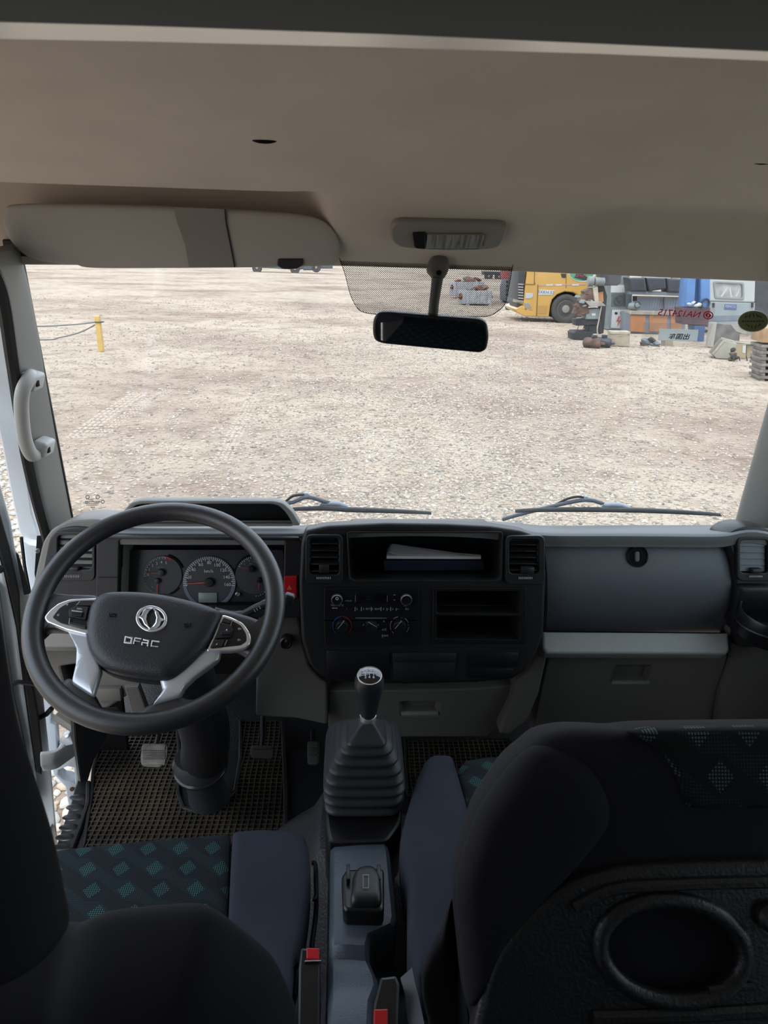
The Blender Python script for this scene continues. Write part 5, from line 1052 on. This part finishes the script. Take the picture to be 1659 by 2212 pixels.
ptext('lettering', 'SXKH-52', 1179.8, 631.8, off(TP, .021), 6.4, mat('black print', (.03, .035, .04), .6), yt, rot=-.03)
lg1 = slab(yt, 'side_graphic', [tuple(p) for p in circ(1258, 588, 30, 21, 32)], TP, .01, mat('white graphic', (.66, .68, .66), .6), .012, .002)
slab(yt, 'graphic_arc', circ(1256, 590, 26, 17, 32), TP, .012, mat('green graphic', (.10, .36, .17), .5), .016, .002)
slab(yt, 'graphic_arc', [(1240, 600), (1246, 588), (1260, 592), (1274, 604), (1262, 606)], TP, .012, dkm, .018, .001)
ptext('lettering', 'S', 1247, 592, off(TP, .024), 13, redp, yt); ptext('lettering', 'U', 1257, 592, off(TP, .024), 12, redp, yt); ptext('lettering', 'P', 1268, 592, off(TP, .024), 12, redp, yt)
wheel(yt, U(1222, 668, pl=off(TP, .02)), TP[1], 30.5*mpp(TP[0]), .36)
slab(yt, 'mud_flap', [(1252, 655), (1268, 655), (1268, 685), (1252, 685)], off(TP, -.3), .1, dkm, 0, .01)
# red truck behind it
RP = vplane(1104, 655); rt2 = thing('truck', RP[0], 'red truck with dark bumper mostly hidden behind the yellow truck', 'truck')
slab(rt2, 'cab', [(1094, 530), (1122, 530), (1122, 606), (1098, 604)], RP, 2.2, redp, 0, .05)
slab(rt2, 'bumper', [(1091, 622), (1096, 604), (1122, 602), (1122, 655), (1098, 655), (1091, 650)], RP, 1.6, mat('grey truck bumper', (.16, .17, .18), .6), .05, .08)
slab(rt2, 'red_flap', [(1104, 612), (1120, 609), (1120, 636), (1103, 640)], RP, .08, redp, .10, .02)
slab(rt2, 'yellow_band', [(1098, 596), (1120, 595), (1120, 600), (1099, 601)], RP, .05, yel, .05, .01)
for i in range(4): slab(rt2, 'grille_bar', [(1093, 606+i*9), (1102, 605+i*9), (1101, 610+i*9), (1092, 611+i*9)], RP, .06, dkm, .09, .01)
# bins of scrap
def bin_(label, x0, x1, yt_, yb, a, d):
    pl = vplane((x0+x1)/2, yb, a); t = thing('scrap_bin', pl[0], label, 'bin', 'grey metal bins of scrap'); h = yb-yt_
    slab(t, 'front_panel', [(x0, yt_), (x1, yt_), (x1-1, yb-4), (x0+1, yb-4)], pl, .06, binm, 0, .015); slab(t, 'back_panel', [(x0, yt_), (x1, yt_), (x1-1, yb-4), (x0+1, yb-4)], off(pl, -d), .06, binm, 0, .015)
    ex = frame(pl)[0]
    for x, k in ((x0, 1), (x1, -1)):
        p, q = U(x, yt_, pl=pl), U(x, yb-4, pl=pl); b = MB(); b.prism([p, p-pl[1]*d, q-pl[1]*d, q], ex*.06*k); build('side_panel', b, binm, t, bev=.015)
    p, q = U(x0, yb-5, pl=pl), U(x1, yb-5, pl=pl); b = MB(); b.prism([p, q, q-pl[1]*d, p-pl[1]*d], (0, 0, .05)); build('bin_floor', b, binm, t)
    b = MB()
    for f in (.12, .5, .88): x = lerp(x0, x1, f); pbox(b, x-2, yt_, x+2, yb-4, pl, .05)
    tag(build('rib', b, binm, t, bev=.01, seg=1), kind='stuff')
    for f in (.1, .9):
        x = lerp(x0, x1, f); b = MB(); pbox(b, x-3, yb-5, x+3, yb, off(pl, -.1), .12); build('foot', b, binm, t)
    return pl
b1 = bin_('grey metal bin heaped with rusty scrap, nearest of the pair under the mirror stem', 1003, 1063, 628, 660, 10, 1.0)
b2 = bin_('grey metal bin standing behind the nearest scrap bin, left of the rusty heap', 984, 1046, 609, 645, 14, 1.0)
scrm = [rustm, mat('copper scrap', (.36, .15, .09), .6, var=(8, .3)), mat('grey scrap', (.24, .23, .22), .6, var=(8, .3))]
def chunk(p, s, m, seed):
    r_2 = random.Random(seed); b = MB(); b.ball((0, 0, 0), (s, s*r_2.uniform(.5, .9), s*r_2.uniform(.4, .7)), 9, 6, Matrix.Rotation(r_2.uniform(-.6, .6), 3, 'Y'))
    b.v = [(x*(1+r_2.uniform(-.25, .25)), y*(1+r_2.uniform(-.25, .25)), z*(1+r_2.uniform(-.25, .25))) for x, y, z in b.v]
    c = V(p); b.v = [(x+c.x, y+c.y, z+c.z) for x, y, z in b.v]; return b
hb_ = MB()
for pl_i, (x0, x1, yy) in ((b1, (1010, 1058, 629)), (b2, (992, 1042, 610))):
    for i in range(16):
        p = U(rs.uniform(x0, x1), yy, pl=pl_i)-pl_i[1]*rs.uniform(.15, .85)+V((0, 0, rs.uniform(-.1, .16))); c = chunk(p, rs.uniform(.10, .26), None, i); hb_.add(c.v, c.f)
    for i in range(9):
        p = U(lerp(x0, x1, i/8), yy+2, pl=pl_i)-pl_i[1]*.5; c = chunk(p-V((0, 0, .25)), .36, None, i+50); hb_.add(c.v, c.f)
hm = island_mat('mixed scrap', [(0, (.13, .065, .045)), (.3, (.24, .11, .075)), (.55, (.21, .19, .18)), (.8, (.31, .29, .27)), (1, (.11, .075, .06))])
tag(build('scrap_heap', hb_, hm, smooth=False), 'rusty scrap metal heaped in the two grey bins', 'scrap', kind='stuff')
slb = thing('drum_lid', U(1102, 664, z=0), 'flat dark tyre lying on the ground left of the yellow truck', 'tyre'); b = MB(); c = U(1102, 665, z=.09); b.tube([c+V((.16*math.cos(a), .16*math.sin(a), 0)) for a in [i*2*math.pi/20 for i in range(20)]], .09, 10, closed=True); build('carcass', b, dkm, slb)
# far vehicles
FV = vplane(640, 590); ft = thing('flatbed_truck', FV[0], 'distant dark truck chassis on wheels below the sun visor clip', 'truck'); mf = mpp(FV[0])
slab(ft, 'chassis', [(545, 568), (718, 570), (718, 580), (660, 581), (640, 583), (590, 580), (545, 578)], FV, 2.0, mat('blue grey chassis', (.10, .12, .15), .7), -.2, .1)
slab(ft, 'tank', [(655, 572), (680, 572), (682, 584), (655, 584)], FV, .8, mat('blue grey chassis', (.1, .12, .15)), .05, .15)
for px, py, r in ((555, 579, 10.5), (637, 581, 10.5), (683, 578, 10)): wheel(ft, U(px, py, pl=off(FV, .05)), FV[1], r*mf, .3)
DV = vplane(1065, 603); dv = thing('trailer', DV[0], 'distant dark blue trailer bed behind the scrap bins', 'trailer'); slab(dv, 'bed', [(1046, 586), (1086, 587), (1086, 594), (1046, 594)], DV, 2, navm, 0, .05); wheel(dv, U(1056, 597, pl=off(DV, .05)), DV[1], .5, .3); wheel(dv, U(1078, 598, pl=off(DV, .05)), DV[1], .5, .3)
# yellow post and its cables
PP_ = vplane(217, 760); po = thing('bollard', PP_[0], 'yellow wooden post with cables tied to it, standing alone on the gravel at left', 'post')
slab(po, 'post', [(203, 683), (213.5, 683), (223, 759), (212, 761)], PP_, .13, ylw, 0, .012)
b = MB(); b.box(U(213, 696, pl=PP_)+V((0, .06, 0)), (.17, .17, .025)); build('cable_tie', b, dkm, po, bev=.005)
cm = mat('grey cable', (.13, .15, .15), .6)
def cable(pts, label): b = MB(); b.tube(spl(pts, 8), .016, 6); tag(build('cable', b, cm), label, 'cable')
A_ = U(211, 696, pl=PP_)+V((-.02, .07, 0))
cable([A_, U(160, 701, y=A_.y+.1), U(60, 705, y=A_.y+.3), U(-150, 700, y=A_.y+.5)], 'upper grey cable stretched from the yellow post towards the left')
cable([A_-V((0, 0, .03)), U(175, 717, y=A_.y+.1), U(130, 729, y=A_.y+.2), U(80, 734, y=A_.y+.3), U(-150, 722, y=A_.y+.5)], 'lower slack cable sagging from the yellow post to the left')

# milling machine
MPm = vplane(1256, 735); ml = thing('milling_machine', MPm[0], 'rusty milling machine with a tilted table beside the electrical cabinet', 'machine')
slab(ml, 'base', [(1239, 720), (1244, 716), (1280, 716), (1284, 736), (1240, 735)], MPm, .7, dkm, 0, .03)
slab(ml, 'column', [(1270, 690), (1298, 688), (1300, 720), (1272, 722)], off(MPm, -.1), .5, dkm, 0, .03)
slab(ml, 'knee', [(1244, 690), (1290, 688), (1294, 702), (1246, 704)], off(MPm, -.05), .5, dkm, 0, .03)
slab(ml, 'gearbox', [(1265, 668), (1296, 666), (1296, 690), (1266, 690)], off(MPm, .02), .5, gtm, 0, .03); slab(ml, 'white_tag', [(1278, 677), (1286, 677), (1286, 682), (1278, 682)], off(MPm, .02), .01, whp, .012, .002)
slab(ml, 'table', [(1263, 650), (1300, 652), (1309, 661), (1275, 663)], off(MPm, .15), .7, mat('grey steel table', (.36, .34, .30), .5, var=(5, .2)), 0, .015)
for q, m_ in (([(1252, 650), (1264, 634), (1282, 633), (1286, 652), (1276, 660), (1254, 658)], rustm), ([(1262, 630), (1278, 622), (1284, 636), (1264, 640)], rustm), ([(1280, 622), (1292, 618), (1294, 652), (1284, 654)], bei), ([(1250, 656), (1270, 656), (1274, 676), (1258, 682), (1242, 678)], rustm)): slab(ml, 'casting', q, off(MPm, .05), .4, m_, 0, .03)
slab(ml, 'orange_guard', [(1292, 632), (1303, 630), (1304, 652), (1290, 655)], off(MPm, -.1), .1, ora, 0, .01)
for i in range(7): p = U(rs.uniform(1244, 1285), rs.uniform(640, 686), pl=off(MPm, .08)); c = chunk(p, rs.uniform(.05, .12), None, 90+i); build('casting_lump', c, rustm if i % 2 else gtm, ml, smooth=False)
b = MB(); b.cyl(U(1284, 608, pl=off(MPm, -.0)), (1, 0, .0), .125, .30, 18); b.cyl(U(1270, 608, pl=off(MPm, .0)), (1, 0, .0), .15, .16, 18); build('head_motor', b, mat('grey motor paint', (.24, .26, .25), .5, var=(5, .2)), ml, bev=.01)
slab(ml, 'motor_pillar', [(1286, 616), (1304, 614), (1312, 640), (1304, 720), (1296, 722), (1298, 640)], off(MPm, -.2), .3, dkm, 0, .02)
slab(ml, 'tray', [(1300, 590), (1344, 590), (1341, 612), (1334, 617), (1303, 617)], off(MPm, .02), .6, navm, 0, .03)
b = MB(); b.tube(spl([U(1299, 662, pl=off(MPm, .1)), U(1294, 690, pl=off(MPm, .1)), U(1290, 712, pl=off(MPm, .12)), U(1293, 732, pl=off(MPm, .1))], 6), .02, 6); build('hose', b, bei, ml)
for x in (1246, 1258, 1266): b = MB(); b.tube([U(x+4, 703, pl=off(MPm, .05)), U(x, 716, pl=off(MPm, .05))], .012, 5); build('rod', b, dkm, ml)
for cx, cy, lbl, m_ in ((1282, 735, 'brown electric motor lying in front of the milling machine base', rustm), (1304, 734, 'dark electric motor lying left of the cardboard box', navm)):
    c = U(cx, cy+6, z=.14); t = thing('electric_motor', c-V((0, 0, .14)), lbl, 'motor'); b = MB(); b.lathe([(.06, -.30), (.13, -.26), (.15, -.2), (.15, .12), (.12, .2), (.05, .22), (.03, .32)], c, (.8, -.5, 0), 16); build('body', b, m_, t, ang=30); b = MB(); b.box(c+V((0, 0, .17)), (.14, .12, .1)); build('terminal_box', b, dkm, t, bev=.01); b = MB(); b.box(c-V((0, 0, .12)), (.3, .24, .04)); build('foot_plate', b, dkm, t)
# electrical cabinet
CPm = vplane(1340, 714); cb = thing('machine_cabinet', CPm[0], 'tall dark teal machine column with white panels and a red lightning bolt', 'machine')
slab(cb, 'column', [(1316, 560), (1358, 560), (1361, 600), (1360, 714), (1313, 712)], CPm, .8, gtm, 0, .03); slab(cb, 'side_plate', [(1352, 634), (1366, 632), (1364, 716), (1350, 716)], off(CPm, .02), .4, gbl, 0, .02)
slab(cb, 'upper_panel', [(1320, 616), (1350, 616), (1349, 632), (1319, 632)], CPm, .03, whp, .02, .006); slab(cb, 'dial_plate', [(1321, 634), (1352, 634), (1351, 662), (1320, 662)], CPm, .03, mat('dark teal panel', (.10, .13, .13), .5), .015, .008)
p = U(1337, 648, pl=off(CPm, .06)); b = MB(); r = 10*mpp(p); b.tube([p+V((r*math.cos(a), 0, r*math.sin(a))) for a in [i*2*math.pi/24 for i in range(24)]], .018, 6, closed=True); b.cyl(p+V((0, .06, 0)), (0, -1, 0), .05, .09, 12)
for a in (.3, 2.4, 4.5): b.tube([p, p+V((r*math.cos(a), 0, r*math.sin(a)))], .012, 5)
build('hand_wheel', b, mat('dark handwheel', (.07, .08, .08), .4), cb)
slab(cb, 'door', [(1318, 666), (1351, 666), (1348, 713), (1314, 711)], CPm, .04, gbl, .02, .01); slab(cb, 'door_face', [(1322, 669), (1349, 669), (1346, 710), (1319, 708)], CPm, .02, whp, .035, .004)
for x in (1327, 1339): slab(cb, 'meter', [(x, 674), (x+6, 674), (x+6, 679), (x, 679)], CPm, .02, blk2, .045, .003)
slab(cb, 'lightning_bolt', [(1335, 683), (1330, 695), (1335, 694), (1332, 706), (1341, 691), (1336, 692), (1338, 683)], CPm, .01, mat('red bolt', (.55, .10, .08), .6), .042, .001)
bxp = vplane(1338, 749, -8); bx = thing('cardboard_box', bxp[0], 'worn beige box standing on the gravel in front of the machine column', 'box'); slab(bx, 'carton', [(1319, 718), (1361, 719), (1360, 749), (1317, 747)], bxp, .42, card, 0, .015); slab(bx, 'tape', [(1334, 723), (1356, 721), (1356, 724), (1334, 726)], bxp, .01, bei, .008, .001); slab(bx, 'flap', [(1318, 716), (1362, 717), (1361, 722), (1318, 721)], bxp, .46, bei, .02, .006)
# lathe
LPm = vplane(1420, 722); la = thing('lathe', LPm[0], 'long lathe with orange cabinet doors and dark top cover in the yard', 'machine')
for x0, x1 in ((1361, 1394), (1402, 1441), (1448, 1472)): slab(la, 'orange_door', [(x0, 680), (x1, 681), (x1-1, 718), (x0, 716)], LPm, .06, ora, .03, .01)
slab(la, 'cabinet', [(1360, 676), (1482, 680), (1480, 724), (1360, 722)], LPm, .9, gbl, 0, .02); slab(la, 'base_rail', [(1360, 718), (1480, 722), (1480, 727), (1360, 725)], LPm, .9, navm, .04, .01)
slab(la, 'bed', [(1362, 671), (1480, 675), (1480, 681), (1360, 679)], LPm, .7, mat('oily bed steel', (.42, .38, .30), .45, var=(6, .2)), .08, .012)
slab(la, 'back_panel', [(1368, 639), (1482, 642), (1482, 676), (1366, 673)], off(LPm, -.6), .08, mat('grey splash panel', (.38, .37, .34), .6, var=(3, .1)), 0, .01)
b = MB()
for i in range(20): x = lerp(1372, 1478, i/19); pbox(b, x-.8, 644, x+.8, 672, off(LPm, -.6), .02)
tag(build('panel_rib', b, gbl, la, smooth=False), kind='stuff')
slab(la, 'upper_rail', [(1362, 628), (1484, 632), (1484, 640), (1362, 636)], off(LPm, -.3), .3, gbl, 0, .02)
for q in ([(1358, 600), (1394, 600), (1398, 630), (1362, 629)], [(1396, 600), (1438, 601), (1440, 624), (1402, 630)], [(1440, 601), (1486, 604), (1484, 633), (1442, 631)]): slab(la, 'top_cover', q, off(LPm, -.2), .6, navm, 0, .05)
slab(la, 'top_edge', [(1394, 585), (1450, 590), (1450, 608), (1392, 608)], off(LPm, -.5), .3, gwh, 0, .03); slab(la, 'top_edge', [(1452, 592), (1484, 594), (1484, 608), (1452, 607)], off(LPm, -.5), .3, bei, 0, .03)
b = MB(); b.lathe([(.08, -.2), (.12, -.15), (.13, .1), (.07, .14), (.04, .22)], U(1370, 662, pl=off(LPm, -.15)), (1, -.3, 0), 16); build('headstock', b, gtm, la); slab(la, 'black_mark', [(1367, 640), (1376, 640), (1376, 650), (1367, 650)], off(LPm, -.55), .04, blk2, 0, .005)
b = MB(); p = U(1377, 659, pl=off(LPm, .02)); b.tube([p+V((.10*math.cos(a), 0, .10*math.sin(a))) for a in [i*2*math.pi/18 for i in range(18)]], .014, 6, closed=True); build('feed_wheel', b, dkm, la)
b = MB(); b.tube([U(1434, 642, pl=off(LPm, -.5)), U(1433, 668, pl=off(LPm, -.5))], .02, 6); build('feed_rod', b, dkm, la)
# blue press columns
BPm = vplane(1508, 738); bp_ = thing('blue_press', BPm[0], 'bright blue machine columns between the lathe and the grey white machine', 'machine')
slab(bp_, 'column', [(1488, 560), (1506, 560), (1500, 664), (1478, 662)], BPm, .5, blu, 0, .03); slab(bp_, 'column', [(1514, 560), (1534, 560), (1534, 665), (1512, 664)], BPm, .5, blu, .02, .03); slab(bp_, 'back_panel', [(1500, 560), (1520, 560), (1520, 670), (1498, 668)], off(BPm, -.2), .5, mat('deep blue paint', (.045, .12, .30), .5), 0, .02)
slab(bp_, 'lower_housing', [(1470, 664), (1536, 666), (1530, 706), (1472, 700)], BPm, .5, mat('dark maroon housing', (.10, .045, .06), .6, var=(4, .3)), 0, .04); slab(bp_, 'leg', [(1500, 704), (1524, 704), (1520, 746), (1502, 745)], BPm, .5, mat('deep blue paint', (.045, .12, .30), .5), 0, .02)
p = U(1524, 656, pl=off(BPm, .08)); b = MB(); b.tube([p+V((.12*math.cos(a), 0, .14*math.sin(a))) for a in [i*2*math.pi/20 for i in range(20)]], .03, 8, closed=True); build('black_pulley', b, dkm, bp_)
ragp = thing('rag', U(1497, 662, pl=off(BPm, .12)), 'crumpled white rag draped on the blue press', 'cloth'); b = MB()
for i, (x, y) in enumerate(((1489, 657), (1497, 654), (1505, 660), (1510, 658))): c = chunk(U(x, y, pl=off(BPm, .13)), .085, None, 200+i); b.add(c.v, c.f)
tag(build('cloth_fold', b, whp, ragp, smooth=False), kind='stuff')
# grey white machine with window
GPm = vplane(1580, 722); gm = thing('machine_tool', GPm[0], 'grey white machine tool enclosure with a framed window and blue maker plate', 'machine')
slab(gm, 'upper_enclosure', [(1532, 560), (1634, 560), (1631, 654), (1532, 651)], GPm, 1.8, gwh, 0, .05, r=4, holes=[rnd([(1543, 610), (1604, 613), (1604, 645), (1546, 642)], 5)]); slab(gm, 'lower_enclosure', [(1535, 651), (1632, 654), (1630, 705), (1530, 708)], GPm, 1.8, gmid, 0, .05)
slab(gm, 'lower_band', [(1531, 682), (1630, 680), (1629, 692), (1531, 694)], GPm, .04, gbl, .02, .006)
slab(gm, 'window_frame', rnd([(1540, 607), (1607, 610), (1607, 648), (1543, 645)], 5), GPm, .06, mat('grey window rubber', (.30, .33, .33), .5), .03, .012, holes=[rnd([(1544, 611), (1603, 614), (1603, 644), (1547, 641)], 5)])
slab(gm, 'window_pane', [(1541, 608), (1606, 611), (1606, 647), (1543, 644)], off(GPm, -.04), .02, mat('dusty window pane', (.55, .58, .54), .2, var=(2, .25, (.42, .44, .40))), 0, .002)
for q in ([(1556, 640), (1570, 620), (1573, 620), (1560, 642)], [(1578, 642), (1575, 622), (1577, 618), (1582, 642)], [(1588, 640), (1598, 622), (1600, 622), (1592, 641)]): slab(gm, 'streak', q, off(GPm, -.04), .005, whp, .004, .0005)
slab(gm, 'maker_plate', [(1566, 657), (1591, 658), (1590, 669), (1564, 668)], GPm, .02, mat('blue plate', (.10, .15, .36), .5), .02, .003); ptext('lettering', 'FEMCO', 1578, 662.5, off(GPm, .024), 5, whp, gm, rot=-.03)
for x in (1541, 1625): slab(gm, 'grip', [(x-2, 654), (x+2, 654), (x+1.5, 664), (x-2.5, 664)], GPm, .06, dkm, .05, .008)
slab(gm, 'dark_side', [(1630, 600), (1664, 602), (1664, 690), (1629, 690)], off(GPm, -.1), 1.0, navm, 0, .03)
# concrete slab, cabinets and boards in the junk heap at right
KP = vplane(1568, 752, 12); ks = thing('concrete_slab', KP[0], 'dark grey slab leaning behind the junk heap below the machine tool', 'slab'); slab(ks, 'face', [(1545, 698), (1600, 703), (1597, 752), (1537, 749)], KP, .22, conc, 0, .02); slab(ks, 'pale_edge', [(1543, 697), (1548, 697), (1540, 750), (1535, 749)], KP, .26, mat('pale chipped edge', (.46, .43, .38), .9), .02, .01)
for lbl, poly, px, py, m_, dd, a in (('tilted grey beige metal cabinet lying at the left of the junk heap', [(1538, 764), (1562, 735), (1592, 742), (1580, 776), (1548, 774)], 1560, 776, mat('beige cabinet paint', (.42, .41, .33), .6, var=(3, .15)), .45, -15), ('beige wooden box with white label in the junk heap', [(1584, 741), (1612, 744), (1611, 775), (1583, 773)], 1598, 775, mat('tan box', (.50, .40, .24), .7, var=(4, .15)), .40, -6), ('tan box at the right end of the junk heap', [(1613, 746), (1637, 746), (1634, 771), (1612, 774)], 1624, 774, mat('tan box', (.5, .4, .24)), .36, -2)):
    pl = vplane(px, py, a); t = thing('cabinet' if 'cabinet' in lbl else 'crate', pl[0], lbl, 'cabinet' if 'cabinet' in lbl else 'box'); slab(t, 'carcass', poly, pl, dd, m_, 0, .012); x = sum(p[0] for p in poly)/len(poly); y = sum(p[1] for p in poly)/len(poly)
    if 'label' in lbl: slab(t, 'white_label', [(1612-1, 747), (1604, 746), (1603, 762), (1610, 763)], pl, .01, whp, .012, .001)
    else: slab(t, 'lid_edge', [(poly[0][0], poly[0][1]), (poly[1][0], poly[1][1]), (poly[1][0]+2, poly[1][1]+3), (poly[0][0]+2, poly[0][1]+3)], pl, dd, bei, .02, .004)
jl = vplane(1600, 778)
wwd = mat('weathered wood', (.34, .31, .27), .9, var=(5, .3))
def lying_board(lbl, px, py, pl, L_, w, rz, ry, dy, m_, dz=0):
    c = U(px, py, pl=pl)+V((0, dy, .022+dz)); b = MB(); b.box(c, (L_, w, .035), Matrix.Rotation(rz, 3, 'Z') @ Matrix.Rotation(ry, 3, 'Y')); tag(build('board', b, m_, bev=.006), lbl, 'board')
cr1 = vplane(1598, 775, -6); cr2 = vplane(1560, 776, -15)
lying_board('long pale board lying across the top of the tan boxes', 1610, 743.5, cr1, .95, .15, .05, .06, .10, bei)
lying_board('weathered grey board behind the long pale board on the tan boxes', 1614, 743.5, cr1, .90, .13, -.03, .06, .29, wwd, .004)
lying_board('short pale offcut resting on top of the tilted cabinet', 1577, 738, cr2, .32, .12, -.25, .22, .16, bei, .012)
for i, (lbl, poly, m_) in enumerate((('white sheet of metal at the right of the junk heap', [(1628, 722), (1659, 716), (1664, 732), (1640, 736)], whp), ('short grey plank sticking up behind the junk heap', [(1578, 700), (1600, 706), (1626, 722), (1616, 726), (1590, 716)], wwd), ('thin pale plank slanting down from the grey slab to the right edge', [(1594, 703), (1598, 701), (1650, 726), (1648, 730)], bei))):
    o = plate('board', poly, off(jl, -.67-.06*i), .05, m_, None, bev=.008); tag(o, lbl, 'board')
mtp = thing('engine_part', U(1574, 768, z=0), 'dark greasy engine part wedged between the tilted cabinet and tan box', 'engine'); 
ep = U(1579, 780, z=0)
for i, (x, y, z, r) in enumerate(((0, 0, .07, .11), (.11, .05, .08, .10), (.04, .04, .18, .10), (.03, .06, .28, .075))): build('casting_lump', chunk(ep+V((x, y, z)), r, None, 300+i), dkm if i % 2 else rustm, mtp, smooth=False)
b = MB(); b.lathe([(.02, -.03), (.055, -.03), (.055, .03), (.02, .03)], ep+V((-.02, -.09, .13)), (.3, -1, .2), 16); build('flange', b, dkm, mtp, ang=30)
for x in (1596, 1612, 1622): b = MB(); b.tube([U(x, 770, pl=off(jl, .1)), U(x+3, 782, pl=off(jl, .12))], .015, 5); build('bracket', b, dkm, mtp)
# pallet stack at the right edge
SPm = vplane(1655, 824, -10); pst = thing('pallet_stack', SPm[0], 'stack of grey pallets with an orange wooden crate on top at the right edge', 'pallet stack')
slab(pst, 'crate', [(1649, 708), (1700, 712), (1700, 744), (1646, 740)], SPm, .7, mat('orange plywood', (.45, .27, .13), .8, var=(4, .2)), 0, .015)
for i in range(6):
    y = 745+i*13.5; slab(pst, 'deck_board', [(1646-i*.8, y), (1705, y+2), (1705, y+8), (1645-i*.8, y+6)], SPm, .7, mat('grey pallet wood', (.25, .22, .19), .9, var=(6, .35)), 0, .008)
    for k in (0, 1, 2): x = 1648+k*20-i*.8; slab(pst, 'block', [(x, y+6), (x+9, y+6), (x+9, y+13.5), (x, y+13)], SPm, .6, mat('grey pallet wood', (.25, .22, .19)), -.02, .006)
# odds and ends behind the clear sleeve
sbp = vplane(1450, 748, 6); t = thing('crate', sbp[0], 'small tan block standing on the gravel under the lathe, behind the clear sleeve', 'box'); slab(t, 'carcass', [(1437, 730), (1455, 731), (1454, 751), (1436, 748)], sbp, .25, card, 0, .015); slab(t, 'lid', [(1436, 729), (1456, 730), (1456, 734), (1436, 733)], sbp, .28, bei, .015, .006)
pmp = vplane(1408, 747); t = thing('pump', pmp[0], 'dark oily pump lying on the gravel left of the small tan block', 'machine part')
for i, (x, y, s) in enumerate(((1396, 738, .16), (1408, 735, .14), (1418, 742, .13), (1388, 742, .1))): build('casting_lump', chunk(U(x, y, pl=off(pmp, .05*i)), s, None, 400+i), dkm if i % 2 else gbl, t, smooth=False)
b = MB(); b.tube(spl([U(1384, 746, z=.05), U(1400, 744, z=.2), U(1424, 748, z=.05)], 6), .02, 6); build('hose', b, dkm, t)
